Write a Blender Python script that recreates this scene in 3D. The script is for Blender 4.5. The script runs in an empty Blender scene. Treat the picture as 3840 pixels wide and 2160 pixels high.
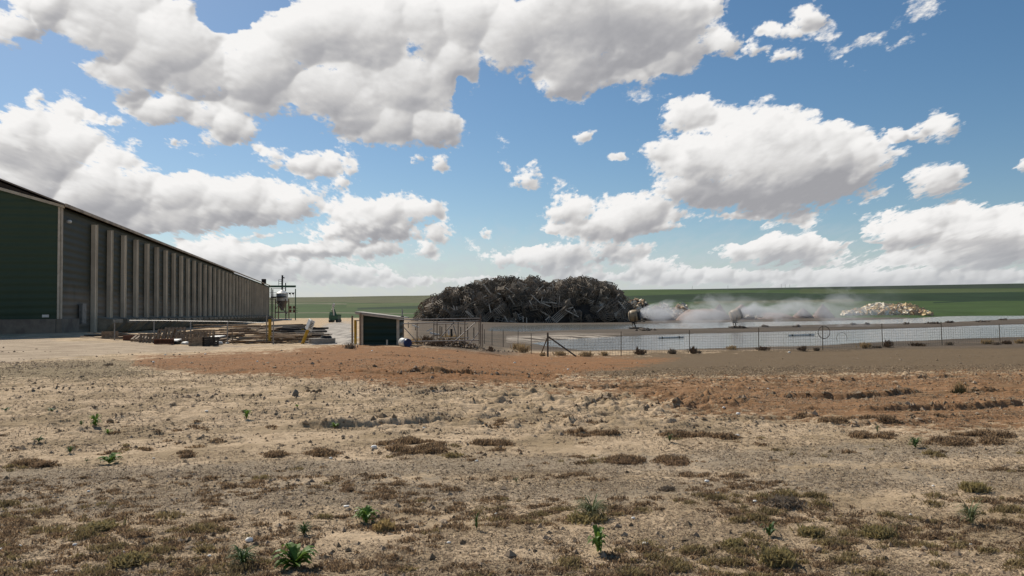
import bpy, math, random
import numpy as np
from mathutils import Vector, Matrix
R = math.radians
rnd = random.Random(7)
sc = bpy.context.scene
C = sc.collection

# ---------------------------------------------------------------- camera
F = 2830.0
EYE = 1.65
PITCH, ROLL = R(1.9), R(-0.5)
M3 = (Matrix.Rotation(R(90) + PITCH, 3, 'X') @ Matrix.Rotation(ROLL, 3, 'Z'))
cam_d = bpy.data.cameras.new('camera')
cam = bpy.data.objects.new('camera', cam_d)
C.objects.link(cam)
cam.matrix_world = Matrix.Translation((0, 0, EYE)) @ M3.to_4x4()
cam_d.sensor_width = 36
cam_d.lens = 36 * F / 3840
cam_d.clip_start = 0.1
cam_d.clip_end = 20000
sc.camera = cam

def ray(px, py):
    return M3 @ Vector(((px - 1920) / F, -(py - 1080) / F, -1))
def at(px, py, Y):                       # photo pixel at distance Y along +Y
    d = ray(px, py)
    return Vector((d.x / d.y * Y, Y, EYE + d.z / d.y * Y))
def at_z(px, py, z):
    d = ray(px, py)
    k = (z - EYE) / d.z
    return Vector((d.x * k, d.y * k, z))
M3n = np.array([[M3[i][j] for j in range(3)] for i in range(3)])
def proj(x, y, z):                       # world -> photo pixel (numpy)
    v = np.stack([x, y, z - EYE], -1) @ M3n
    w = np.where(-v[..., 2] < 0.05, 0.05, -v[..., 2])
    return 1920 + F * v[..., 0] / w, 1080 - F * v[..., 1] / w

# ---------------------------------------------------------------- noise
_rs = np.random.RandomState(5)
_perm = _rs.permutation(4096)
_val = _rs.rand(4096)
def vnoise(x, y, seed=0):
    xi = np.floor(x).astype(np.int64); yi = np.floor(y).astype(np.int64)
    fx = x - xi; fy = y - yi
    fx = fx * fx * (3 - 2 * fx); fy = fy * fy * (3 - 2 * fy)
    def h(a, b):
        return _val[_perm[(_perm[(a + seed * 57) & 4095] + b) & 4095]]
    a = h(xi, yi); b = h(xi + 1, yi); c = h(xi, yi + 1); d = h(xi + 1, yi + 1)
    return (a * (1 - fx) + b * fx) * (1 - fy) + (c * (1 - fx) + d * fx) * fy
def fbm(x, y, oct=4, seed=0, gain=.5):
    s = 0; a = 1; t = 0
    for i in range(oct):
        s = s + a * (vnoise(x * 2 ** i + i * 17.3, y * 2 ** i - i * 9.1, seed + i) - .5)
        t += a; a *= gain
    return s / t * 2
def sstep(a, b, x):
    t = np.clip((x - a) / (b - a), 0, 1)
    return t * t * (3 - 2 * t)

def seg_dist(x, y, poly, closed=True):
    """unsigned distance and inside flag for a polygon"""
    best = np.full(x.shape, 1e9); inside = np.zeros(x.shape, bool)
    n = len(poly)
    for i in range(n if closed else n - 1):
        ax, ay = poly[i]; bx, by = poly[(i + 1) % n]
        dx, dy = bx - ax, by - ay
        t = np.clip(((x - ax) * dx + (y - ay) * dy) / (dx * dx + dy * dy + 1e-12), 0, 1)
        d = np.hypot(x - ax - t * dx, y - ay - t * dy)
        best = np.minimum(best, d)
        if closed:
            c = ((ay > y) != (by > y)) & (x < (bx - ax) * (y - ay) / (by - ay + 1e-12) + ax)
            inside ^= c
    return best, inside

# ---------------------------------------------------------------- terrain
WZ = -1.1
POND_NEAR = [(1998, 1288), (2080, 1302), (2160, 1311), (2240, 1318), (2400, 1318), (2560, 1313), (2700, 1308), (2900, 1303), (3050, 1298),
             (3250, 1287), (3420, 1280), (3600, 1273), (3840, 1266), (4300, 1250), (4300, 1204), (3840, 1216), (3700, 1220), (3500, 1228),
             (3300, 1234), (3100, 1239), (2900, 1244), (2700, 1249), (2560, 1252), (2420, 1257), (2330, 1262), (2180, 1269), (2060, 1278)]
POND_FAR = [(1828, 1236), (1850, 1245), (1900, 1250), (2004, 1245), (2150, 1240), (2318, 1238), (2393, 1236), (2580, 1236), (2735, 1231), (2846, 1227),
            (3000, 1222), (3189, 1218), (3310, 1217), (3537, 1211), (3680, 1203), (3835, 1196), (4300, 1185), (4300, 1177),
            (3835, 1184), (3692, 1184), (3560, 1186), (3475, 1190), (3350, 1197), (3095, 1204), (2800, 1207), (2580, 1211), (2356, 1215), (2100, 1217), (1900, 1221), (1845, 1227)]
def wpoly(pl, z=WZ):
    return [tuple(at_z(a, b, z)[:2]) for a, b in pl]
PN, PF = wpoly(POND_NEAR), wpoly(POND_FAR)

SKY_X = np.array([-2000, 0, 1110, 1600, 2350, 2700, 3500, 3840, 6000])
SKY_H = np.array([50, 54, 57, 63, 82, 85, 92, 95, 102.0]) # px above the eye-level line
def base_h(x, y):
    yy = np.maximum(y, .5)
    zr = -0.9 * sstep(8, 46, y)
    zl = -0.2 * sstep(18, 42, y) + .2 * sstep(46, 62, y)
    t = sstep(-.17, .06, x / yy)
    return zl * (1 - t) + zr * t + .33 * sstep(34, 50, y) * sstep(-.40, -.58, x / yy) * sstep(75, 66, y)
def macro_h(x, y):
    h = base_h(x, y)
    # far country
    r = x / np.maximum(y, 1)
    crest = np.interp(1920 + r * F, SKY_X, SKY_H) / F * 1500 + EYE
    t = sstep(0, 1, (y - 260) / 1240) * .55 + np.clip((y - 260) / 1240, 0, 1) * .45
    und = (fbm(x / 420, y / 330, 3, 3)) * 7 * sstep(300, 700, y) * sstep(1500, 1150, y)
    h = h + crest * t + und - np.clip(y - 1500, 0, 1e9) * .05
    return h
def pond_cut(x, y, h):
    m = (y > 30) & (y < 420)
    if not np.any(m): return h
    xm, ym = x[m], y[m]
    best = np.full(xm.shape, 1e9)
    for P in (PN, PF):
        d, ins = seg_dist(xm, ym, P)
        best = np.minimum(best, np.where(ins, -d, d))
    n = fbm(xm / 3.0, ym / 3.0, 3, 11)
    best = best + n * .5
    shore = WZ + np.where(best > 0, np.minimum(best * .09, 3), np.maximum(best * .2, -.8))
    k = sstep(26, 10, best)
    hm = h[m]
    hm = np.where(best < 0, np.minimum(hm, shore), hm * (1 - k) + np.minimum(hm, shore + .06 * n * (best > .5)) * k)
    h = h.copy(); h[m] = hm
    return h

def D(pl):  # display (2576 wide) -> full pixels
    k = 3840 / 2576
    return [(a * k, b * k) for a, b in pl]
def flat_pt(px, py):
    """ground hit on the smooth terrain"""
    d = ray(px, py); d = d / d.y
    ys = np.geomspace(2.5, 1500, 900)
    hh = macro_h(d.x * ys, ys)
    zz = EYE + d.z * ys
    below = np.nonzero(zz <= hh)[0]
    if len(below) == 0: return Vector((d.x * 1500, 1500, 0))
    i = below[0]
    if i == 0: return Vector((d.x * ys[0], ys[0], hh[0]))
    a = zz[i - 1] - hh[i - 1]; b = zz[i] - hh[i]
    t = a / (a - b + 1e-9)
    y = ys[i - 1] + (ys[i] - ys[i - 1]) * t
    return Vector((d.x * y, y, EYE + d.z * y))
Z_CHURN = D([(1250, 990), (1400, 960), (1620, 955), (1900, 985), (1850, 1040), (1600, 1065), (1200, 1070), (1100, 1040)])
def zone(px, py, poly, soft):
    d, ins = seg_dist(px, py, poly)
    sd = np.where(ins, d, -d)
    return np.clip(.5 + sd / (2 * soft), 0, 1)

RUTS = [
    ([(730, 1070), (820, 1073), (900, 1070), (1050, 1065), (1140, 1056)], .11),
    ([(1140, 1057), (1280, 1050), (1400, 1046)], .04),
    ([(1000, 943), (1060, 938), (1110, 942), (1205, 943)], .13),
    ([(1205, 943), (1330, 947), (1400, 950)], .06),
    ([(1120, 909), (1175, 913)], .07), ([(960, 894), (1060, 898), (1110, 903)], .05),
    ([(1445, 1034), (1495, 1022), (1545, 1008)], .10),
    ([(1580, 1035), (1700, 1030), (1800, 1017), (1905, 1016)], .07),
    ([(1930, 1000), (2130, 1002), (2200, 996), (2322, 988)], .11),
    ([(2360, 990), (2470, 986), (2576, 986)], .06),
    ([(1620, 968), (1850, 964), (2050, 966), (2270, 958), (2400, 952), (2600, 948)], .055),
    ([(2160, 1036), (2330, 1032), (2450, 1028), (2600, 1016)], .10),
    ([(1640, 1066), (1800, 1060), (1950, 1055), (2070, 1046)], .06),
    ([(640, 1052), (900, 1046), (1100, 1038)], .02), ([(420, 1105), (560, 1110), (700, 1104)], .03),
    ([(60, 1030), (220, 1036), (330, 1032)], .035), ([(380, 1000), (520, 1004), (610, 1001)], .035), ([(0, 985), (120, 982), (260, 986)], .04), ([(640, 1000), (800, 997), (900, 1000)], .04), ([(560, 1028), (700, 1026), (860, 1024)], .03),
    ([(860, 985), (1050, 990), (1180, 986)], .05), ([(900, 1092), (1100, 1088), (1260, 1082)], .025), ([(1300, 975), (1480, 982), (1640, 978)], .06), ([(1250, 1062), (1420, 1066), (1560, 1060)], .05), ([(1500, 1088), (1750, 1084), (2000, 1074)], .03),
    ([(2080, 1068), (2300, 1062), (2560, 1050)], .05), ([(1700, 985), (1850, 984), (1960, 978)], .05), ([(40, 1120), (240, 1126), (420, 1122)], .025), ([(100, 1085), (300, 1088), (480, 1080)], .025),
    ([(1180, 1020), (1330, 1018)], .04), ([(300, 985), (560, 990)], .03),
]
RUTW = [([tuple(flat_pt(*p)[:2]) for p in D(pl)], h) for pl, h in RUTS]
def micro_h(x, y):
    """clods, ruts, undulation near the camera"""
    h = np.zeros(x.shape)
    near = (y < 64)
    xm, ym = x[near], y[near]
    w = sstep(64, 45, ym)
    und = fbm(xm / 1.7, ym / 1.1, 3, 21) * .035 + fbm(xm / 5, ym / 3, 2, 22) * .06 * sstep(5, 14, ym)
    lump = np.clip(fbm(xm / .22, ym / .18, 3, 31) - .05, 0, 1) ** 1.1
    patch = sstep(-.3, .35, fbm(xm / 1.3, ym / .7, 3, 33))
    fine = fbm(xm / .06, ym / .06, 2, 35)
    rough = .35 + .65 * sstep(9, 12, ym) * sstep(33, 20, ym)
    px, py = proj(xm, ym, base_h(xm, ym))
    drive = sstep(-40, 40, 1335 + (700 - px) * .06 - py) * sstep(900, 700, px)
    churn = zone(px, py, Z_CHURN, 60)
    rough = rough * (1 - .72 * drive) * (1 + 1.1 * churn)
    hm = und * (1 - .35 * drive) + lump * .10 * patch * rough - .05 * np.clip(fbm(xm / .35, ym / .22, 2, 38) - .25, 0, 1) * rough + fine * .008 * (1 - .7 * drive) + (.45 - np.abs(fbm(xm / .9 + ym * .12, ym / .16, 3, 36))) * .085 * rough * sstep(7.5, 11, ym)
    for pl, hh in RUTW:
        x0 = min(p[0] for p in pl) - 2; x1 = max(p[0] for p in pl) + 2
        y0 = min(p[1] for p in pl) - 2; y1 = max(p[1] for p in pl) + 3
        s = (xm > x0) & (xm < x1) & (ym > y0) & (ym < y1)
        if not s.any(): continue
        xs, ys = xm[s], ym[s]
        jit = fbm(xs / .45, np.full(xs.shape, 3.3), 3, 41) * .13 + fbm(xs / .12, ys / .4, 2, 43) * .03
        pu = sorted(pl)
        yl = np.interp(xs, [p[0] for p in pu], [p[1] for p in pu]) + jit
        endf = sstep(pu[0][0] - .2, pu[0][0] + .5, xs) * sstep(pu[-1][0] + .2, pu[-1][0] - .5, xs)
        amp = np.clip(.85 + .5 * fbm(xs / 1.6, ys * 0 + 1.7, 3, 44), .4, 1.2)
        dd = ys - yl
        prof = np.where(dd > 0, np.exp(-np.clip(dd, 0, 50) / .8), np.where(dd > -.07, 1 + dd / .07, 0) - .35 * np.exp(-np.clip(-dd, 0, 50) / .15) * (dd < 0))
        lumps = 1 + .3 * fbm(xs / .14, ys / .14, 2, 45)
        hm[s] = hm[s] + 1.0 * hh * endf * amp * prof * lumps
    h[near] = hm * w
    return h
def height(x, y):
    h = pond_cut(x, y, macro_h(x, y))
    return h + micro_h(x, y)
def hz(x, y):
    return float(height(np.array([float(x)]), np.array([float(y)]))[0])
def g(px, py):                           # pixel -> point on the real terrain
    p = flat_pt(px, py)
    if p.y > 40 and p.x > -8:
        d = ray(px, py); d = d / d.y
        ys = np.geomspace(25, 420, 700)
        zz = EYE + d.z * ys; hh = pond_cut(d.x * ys, ys, macro_h(d.x * ys, ys))
        b = np.nonzero(zz <= hh)[0]
        if len(b): y = ys[b[0]]; p = Vector((d.x * y, y, 0))
    return Vector((p.x, p.y, hz(p.x, p.y)))

# ---------------------------------------------------------------- materials
def newmat(name):
    m = bpy.data.materials.new(name); m.use_nodes = True
    nt = m.node_tree; nt.nodes.clear()
    return m, nt
class NT:
    def __init__(s, nt): s.nt = nt
    def n(s, t, **kw):
        nd = s.nt.nodes.new(t)
        for k, v in kw.items(): setattr(nd, k, v)
        return nd
    def set(s, sock, v):
        if hasattr(v, 'is_output'): s.nt.links.new(v, sock)
        elif v is not None: sock.default_value = v
    def math(s, op, a, b=None, c=None, clamp=False):
        nd = s.n('ShaderNodeMath', operation=op); nd.use_clamp = clamp
        s.set(nd.inputs[0], a)
        if b is not None: s.set(nd.inputs[1], b)
        if c is not None: s.set(nd.inputs[2], c)
        return nd.outputs[0]
    def vmath(s, op, a, b=None, c=None):
        nd = s.n('ShaderNodeVectorMath', operation=op)
        s.set(nd.inputs[0], a)
        if b is not None:
            if op == 'SCALE': s.set(nd.inputs[3], b)
            else: s.set(nd.inputs[1], b)
        if c is not None: s.set(nd.inputs[2], c)
        return nd.outputs['Value'] if op in ('LENGTH', 'DOT_PRODUCT', 'DISTANCE') else nd.outputs[0]
    def mix(s, f, a, b, mode='MIX'):
        nd = s.n('ShaderNodeMix', data_type='RGBA', blend_type=mode)
        nd.clamp_factor = True
        s.set(nd.inputs[0], f); s.set(nd.inputs[6], a); s.set(nd.inputs[7], b)
        return nd.outputs[2]
    def noise(s, vec, scale, detail=4, rough=.55, dist=0):
        nd = s.n('ShaderNodeTexNoise')
        s.set(nd.inputs['Vector'], vec); nd.inputs['Scale'].default_value = scale
        nd.inputs['Detail'].default_value = detail; nd.inputs['Roughness'].default_value = rough
        nd.inputs['Distortion'].default_value = dist
        return nd.outputs[0]
    def voro(s, vec, scale, feature='F1', rnd_=1.0):
        nd = s.n('ShaderNodeTexVoronoi', feature=feature)
        s.set(nd.inputs['Vector'], vec); nd.inputs['Scale'].default_value = scale
        nd.inputs['Randomness'].default_value = rnd_
        return nd
    def ss(s, x, a, b):
        nd = s.n('ShaderNodeMapRange', interpolation_type='SMOOTHSTEP')
        s.set(nd.inputs[0], x); nd.inputs[1].default_value = a; nd.inputs[2].default_value = b
        nd.inputs[3].default_value = 0; nd.inputs[4].default_value = 1
        return nd.outputs[0]
    def attr(s, name):
        nd = s.n('ShaderNodeAttribute', attribute_name=name)
        return nd
def c4(c): return (c[0], c[1], c[2], 1)
_mats = {}
def mat(name, col, rough=.8, col2=None, scale=3, metal=0, bump=0, bscale=40, spec=.3, trans=0):
    if name in _mats: return _mats[name]
    m, nt = newmat(name); T = NT(nt)
    out = T.n('ShaderNodeOutputMaterial'); b = T.n('ShaderNodeBsdfPrincipled')
    nt.links.new(b.outputs[0], out.inputs[0])
    co = T.n('ShaderNodeTexCoord').outputs['Object']
    if col2 is None: col2 = tuple(c * .62 for c in col)
    f = T.ss(T.noise(co, scale, 6, .65), .35, .68)
    oi = T.n('ShaderNodeObjectInfo').outputs['Random']
    base = T.mix(f, c4(col), c4(col2))
    hs = T.n('ShaderNodeHueSaturation'); T.set(hs.inputs['Color'], base)
    T.set(hs.inputs['Value'], T.math('MULTIPLY_ADD', oi, .24, .88))
    nt.links.new(hs.outputs[0], b.inputs['Base Color'])
    b.inputs['Roughness'].default_value = rough; b.inputs['Metallic'].default_value = metal
    b.inputs['Specular IOR Level'].default_value = spec
    if bump:
        bp = T.n('ShaderNodeBump'); bp.inputs['Strength'].default_value = bump
        bp.inputs['Distance'].default_value = .02
        T.set(bp.inputs['Height'], T.noise(co, bscale, 5, .6)); nt.links.new(bp.outputs[0], b.inputs['Normal'])
    if trans:
        tr = T.n('ShaderNodeBsdfTranslucent'); nt.links.new(hs.outputs[0], tr.inputs[0])
        ms = T.n('ShaderNodeMixShader'); ms.inputs[0].default_value = trans
        nt.links.new(b.outputs[0], ms.inputs[1]); nt.links.new(tr.outputs[0], ms.inputs[2]); nt.links.new(ms.outputs[0], out.inputs[0])
    _mats[name] = m
    return m
M = dict(
    trim=lambda: mat('trim_paint', (.54, .47, .37), .6, (.40, .34, .26), 1.5),
    steel=lambda: mat('galvanised_steel', (.30, .29, .275), .5, (.20, .185, .17), 6, .5),
    rust=lambda: mat('weathered_pipe', (.20, .165, .13), .7, (.12, .09, .065), 8, .2),
    tpost=lambda: mat('dark_post_paint', (.085, .082, .065), .7, (.12, .09, .065), 9),
    yellow=lambda: mat('yellow_post_paint', (.60, .36, .035), .55, (.46, .25, .03), 3),
    white=lambda: mat('white_paint', (.75, .74, .70), .5, (.55, .53, .48), 4),
    wood=lambda: mat('old_grey_wood', (.29, .215, .145), .85, (.17, .12, .08), 5, bump=.3),
    woodp=lambda: mat('pale_wood', (.48, .35, .23), .85, (.30, .21, .13), 5, bump=.3),
    woodr=lambda: mat('red_brown_wood', (.22, .10, .06), .85, (.12, .06, .04), 5, bump=.3),
    woodd=lambda: mat('dark_wet_wood', (.055, .045, .038), .8, (.03, .025, .02), 5),
    concrete=lambda: mat('concrete', (.34, .31, .27), .9, (.24, .215, .185), 1.4, bump=.3),
    rubber=lambda: mat('black_rubber', (.02, .02, .02), .7),
    dark=lambda: mat('dark_metal', (.035, .036, .034), .6),
    green=lambda: mat('green_steel_paint', (.07, .15, .09), .55),
    lgreen=lambda: mat('pale_green_paint', (.22, .36, .22), .5),
    blue=lambda: mat('blue_plastic', (.012, .035, .13), .4),
    cream=lambda: mat('cream_fibreglass', (.44, .33, .20), .5, (.28, .20, .12), 3),
    galvroof=lambda: mat('pale_sheet_metal', (.62, .62, .60), .45, (.5, .49, .46), 3, .2),
)

# ---------------------------------------------------------------- mesh helpers
class MB:
    def __init__(s): s.v = []; s.f = []
    def add(s, vs, fs):
        o = len(s.v); s.v += [tuple(v) for v in vs]; s.f += [tuple(i + o for i in f) for f in fs]; return s
    def box(s, c, size, rot=None):
        hx, hy, hz_ = size[0] / 2, size[1] / 2, size[2] / 2
        vs = [Vector((a * hx, b * hy, d * hz_)) for d in (-1, 1) for b in (-1, 1) for a in (-1, 1)]
        if rot is not None: vs = [rot @ v for v in vs]
        vs = [v + Vector(c) for v in vs]
        return s.add(vs, [(0, 2, 3, 1), (4, 5, 7, 6), (0, 1, 5, 4), (2, 6, 7, 3), (0, 4, 6, 2), (1, 3, 7, 5)])
    def frame(s, p0, p1):
        d = (Vector(p1) - Vector(p0)); L = d.length; d.normalize()
        up = Vector((0, 0, 1)) if abs(d.z) < .95 else Vector((0, 1, 0))
        a = d.cross(up).normalized(); b = a.cross(d)
        return d, a, b, L
    def beam(s, p0, p1, w, h=None):
        h = h or w
        d, a, b, L = s.frame(p0, p1); p0 = Vector(p0); p1 = Vector(p1)
        vs = [p + a * (i * w / 2) + b * (j * h / 2) for p in (p0, p1) for i, j in ((-1, -1), (1, -1), (1, 1), (-1, 1))]
        return s.add(vs, [(3, 2, 1, 0), (4, 5, 6, 7), (0, 1, 5, 4), (1, 2, 6, 5), (2, 3, 7, 6), (3, 0, 4, 7)])
    def tube(s, pts, r, n=8):
        pts = [Vector(p) for p in pts]; rs = r if isinstance(r, (list, tuple)) else [r] * len(pts)
        o = []
        for i, p in enumerate(pts):
            q0 = pts[max(0, i - 1)]; q1 = pts[min(len(pts) - 1, i + 1)]
            d, a, b, L = s.frame(q0, q1)
            o += [p + (a * math.cos(t) + b * math.sin(t)) * rs[i] for t in [2 * math.pi * k / n for k in range(n)]]
        fs = []
        for i in range(len(pts) - 1):
            for k in range(n):
                fs.append((i * n + k, i * n + (k + 1) % n, (i + 1) * n + (k + 1) % n, (i + 1) * n + k))
        fs.append(tuple(range(n - 1, -1, -1))); fs.append(tuple(range((len(pts) - 1) * n, len(pts) * n)))
        return s.add(o, fs)
    def lathe(s, c, axis, prof, n=20):
        c = Vector(c); d, a, b, L = s.frame((0, 0, 0), axis)
        vs = []
        for t, r in prof:
            vs += [c + d * t + (a * math.cos(q) + b * math.sin(q)) * max(r, .001) for q in [2 * math.pi * k / n for k in range(n)]]
        fs = []
        for i in range(len(prof) - 1):
            for k in range(n):
                fs.append((i * n + k, i * n + (k + 1) % n, (i + 1) * n + (k + 1) % n, (i + 1) * n + k))
        fs.append(tuple(range(n - 1, -1, -1))); fs.append(tuple(range((len(prof) - 1) * n, len(prof) * n)))
        return s.add(vs, fs)
    def prism(s, pts, off):
        pts = [Vector(p) for p in pts]; off = Vector(off); n = len(pts)
        return s.add(pts + [p + off for p in pts], [tuple(range(n))[::-1], tuple(range(n, 2 * n))] + [(i, (i + 1) % n, n + (i + 1) % n, n + i) for i in range(n)])
    def build(s, name, m, parent=None, origin=None, smooth=False):
        org = Vector(origin) if origin is not None else Vector((0, 0, 0))
        if parent is not None and origin is None: org = Vector(parent.get('_o', (0, 0, 0)))
        me = bpy.data.meshes.new(name)
        me.from_pydata([(v[0] - org.x, v[1] - org.y, v[2] - org.z) for v in s.v], [], s.f)
        me.materials.append(m() if callable(m) else m)
        if smooth: me.polygons.foreach_set('use_smooth', [True] * len(me.polygons))
        me.update()
        o = bpy.data.objects.new(name, me); C.objects.link(o)
        if parent is not None: o.parent = parent
        else: o.location = org
        return o
def tag(o, label=None, cat=None, group=None, kind=None):
    if label: o['label'] = label
    if cat: o['category'] = cat
    if group: o['group'] = group
    if kind: o['kind'] = kind
    return o
def thing(name, loc, label, cat, group=None):
    o = bpy.data.objects.new(name, None); C.objects.link(o)
    o.location = loc; o.empty_display_size = .2
    o['_o'] = tuple(loc)
    return tag(o, label, cat, group)
def copy_tree(o, parent=None):
    c = o.copy(); C.objects.link(c)
    if parent is not None: c.parent = parent
    for ch in list(o.children): copy_tree(ch, c)
    return c
def npmesh(name, V, Fq, m, smooth=False, attrs=None, matidx=None, mats=None):
    me = bpy.data.meshes.new(name)
    nv, nf, k = len(V), len(Fq), Fq.shape[1]
    me.vertices.add(nv); me.vertices.foreach_set('co', V.astype(np.float32).ravel())
    me.loops.add(nf * k); me.loops.foreach_set('vertex_index', Fq.astype(np.int32).ravel())
    me.polygons.add(nf); me.polygons.foreach_set('loop_start', np.arange(0, nf * k, k, dtype=np.int32))
    for mm in (mats or [m]): me.materials.append(mm)
    if matidx is not None: me.polygons.foreach_set('material_index', matidx.astype(np.int32))
    me.polygons.foreach_set('use_smooth', np.full(nf, smooth))
    if attrs:
        for an, av in attrs.items():
            if av.ndim == 1:
                a = me.attributes.new(an, 'FLOAT', 'POINT'); a.data.foreach_set('value', av.astype(np.float32))
            else:
                a = me.attributes.new(an, 'FLOAT_COLOR', 'POINT')
                a.data.foreach_set('color', np.concatenate([av, np.ones((len(av), 1))], 1).astype(np.float32).ravel())
    me.update(calc_edges=True)
    o = bpy.data.objects.new(name, me); C.objects.link(o)
    return o
def grid_faces(nr, nc):
    i = np.arange(nr - 1)[:, None] * nc + np.arange(nc - 1)[None]
    return np.stack([i, i + 1, i + nc + 1, i + nc], -1).reshape(-1, 4)

# ---------------------------------------------------------------- zones (what the soil is made of)
Z_RED = D([(270, 905), (450, 893), (700, 884), (860, 866), (1060, 870), (1250, 884), (1500, 897), (1700, 903), (1560, 930), (1330, 962), (1000, 968), (850, 957), (600, 943), (420, 936), (330, 925)])
Z_RED2 = D([(900, 955), (1300, 950), (1650, 958), (2000, 947), (2700, 930), (2700, 1075), (2350, 1085), (2100, 1062), (1700, 1040), (1560, 1000), (1250, 978), (950, 975)])
Z_GREY = D([(1260, 893), (1500, 890), (1750, 885), (2100, 872), (2700, 850), (2700, 936), (2000, 947), (1600, 957), (1350, 952), (1180, 930)])
Z_DRIVE = D([(-900, 835), (0, 851), (120, 853), (230, 858), (450, 865), (600, 868), (720, 868), (600, 875), (480, 881), (350, 890), (200, 899), (0, 912), (-300, 930), (-900, 960)])
Z_ROAD = D([(745, 869), (790, 842), (822, 815), (845, 809), (884, 811), (892, 840), (900, 868)])
Z_OLIVE = D([(-200, 912), (0, 916), (200, 903), (330, 905), (330, 930), (420, 940), (200, 960), (-200, 960)])
Z_TRACK = D([(0, 1180), (500, 1165), (1100, 1150), (1500, 1150), (2100, 1120), (2600, 1120), (2600, 1150), (2200, 1165), (1500, 1185), (900, 1195), (400, 1210), (0, 1250)])
Z_GRAV = D([(-100, 1250), (400, 1225), (900, 1200), (1300, 1215), (1700, 1195), (2300, 1180), (2700, 1180), (2700, 1220), (2200, 1235), (1600, 1260), (1200, 1262), (700, 1285), (-100, 1300)])
def soil_material():
    m, nt = newmat('soil'); T = NT(nt)
    out = T.n('ShaderNodeOutputMaterial'); b = T.n('ShaderNodeBsdfPrincipled'); nt.links.new(b.outputs[0], out.inputs[0])
    geo = T.n('ShaderNodeNewGeometry').outputs['Position']
    P = geo
    n1 = T.noise(P, .8, 6, .6); n2 = T.noise(P, 4.5, 6, .65); n3 = T.noise(P, 24, 5, .7); n4 = T.noise(P, 90, 4, .7)
    def zn(name, spread=.55):
        a = T.attr(name).outputs['Fac']
        w = T.math('ADD', T.math('MULTIPLY', T.math('SUBTRACT', n2, .5), spread * 2), T.math('MULTIPLY', T.math('SUBTRACT', n3, .5), spread))
        return T.ss(T.math('ADD', a, T.math('MULTIPLY', w, T.ss(a, 0.0, .12))), .38, .62)
    sand = T.mix(T.ss(n2, .38, .66), (.60, .45, .295, 1), (.45, .33, .21, 1))
    sand = T.mix(T.ss(n1, .40, .64), sand, (.34, .25, .15, 1))
    # dead plant litter and crumbs
    lit = T.ss(T.math('ADD', T.math('MULTIPLY', n3, .6), T.math('MULTIPLY', n4, .4)), .505, .59)
    pat = T.ss(T.noise(P, 1.9, 5, .6), .44, .60)
    litter = T.math('MULTIPLY', lit, T.math('MULTIPLY_ADD', pat, .55, .32))
    col = T.mix(litter, sand, (.19, .13, .08, 1))
    # grey gravel tracks
    vor = T.voro(P, 34)
    stone = T.mix(T.ss(T.math('MULTIPLY', n4, 1.0), .35, .65), (.18, .145, .105, 1), (.45, .365, .265, 1))
    col = T.mix(T.math('MULTIPLY', zn('track', .5), .68), col, stone)
    col = T.mix(T.math('MULTIPLY', zn('gravelly', .8), .6), col, stone)
    drive = T.mix(T.ss(T.noise(T.vmath('MULTIPLY', P, (.35, 1.8, 1)), 1.2, 8, .72), .38, .62), (.46, .36, .255, 1), (.27, .205, .14, 1))
    grey = T.mix(T.ss(n3, .3, .7), (.18, .126, .073, 1), (.115, .082, .049, 1))
    red = T.mix(T.ss(n2, .35, .65), (.265, .125, .05, 1), (.205, .102, .045, 1))
    red = T.mix(T.ss(n3, .52, .66), red, (.36, .235, .13, 1))
    red = T.mix(T.ss(n1, .50, .68), red, (.19, .11, .055, 1))
    col = T.mix(zn('grey'), col, grey)
    col = T.mix(zn('red'), col, red)
    col = T.mix(T.math('MULTIPLY', zn('red_band', .9), .85), col, red)
    col = T.mix(zn('olive', .9), col, T.mix(T.ss(n3, .4, .6), (.33, .25, .155, 1), (.16, .125, .07, 1)))
    col = T.mix(zn('drive', .15), col, drive)
    col = T.mix(zn('road', .3), col, T.mix(T.ss(T.noise(T.vmath('MULTIPLY', P, (1.2, .12, 1)), 1.5, 4, .6), .42, .58), (.46, .41, .35, 1), (.24, .215, .19, 1)))
    mud = T.mix(T.ss(T.noise(T.vmath('MULTIPLY', P, (.08, .3, 1)), 1.5, 5, .6), .4, .62), (.125, .094, .066, 1), (.075, .06, .045, 1))
    col = T.mix(T.attr('mud').outputs['Fac'], col, mud)
    col = T.mix(T.attr('wet').outputs['Fac'], col, (.085, .07, .055, 1))
    salt = T.math('MULTIPLY', T.attr('salt').outputs['Fac'], T.ss(T.noise(T.vmath('MULTIPLY', P, (.12, .8, 1)), 1.3, 5, .65), .47, .58))
    col = T.mix(salt, col, (.50, .43, .35, 1))
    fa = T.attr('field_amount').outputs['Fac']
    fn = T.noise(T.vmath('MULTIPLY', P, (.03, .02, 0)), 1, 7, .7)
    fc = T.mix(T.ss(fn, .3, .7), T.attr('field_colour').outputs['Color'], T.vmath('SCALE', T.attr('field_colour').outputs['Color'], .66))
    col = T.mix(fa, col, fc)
    nt.links.new(col, b.inputs['Base Color'])
    b.inputs['Roughness'].default_value = .95; b.inputs['Specular IOR Level'].default_value = .15
    near = T.math('SUBTRACT', 1, fa)
    bp = T.n('ShaderNodeBump'); bp.inputs['Distance'].default_value = .03
    T.set(bp.inputs['Strength'], T.math('MULTIPLY', near, .85))
    hgt = T.math('ADD', T.math('MULTIPLY', n3, .9), T.math('ADD', T.math('MULTIPLY', n4, .45), T.math('MULTIPLY', n2, .8)))
    T.set(bp.inputs['Height'], hgt); nt.links.new(bp.outputs[0], b.inputs['Normal'])
    return m
SOIL = soil_material()

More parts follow.
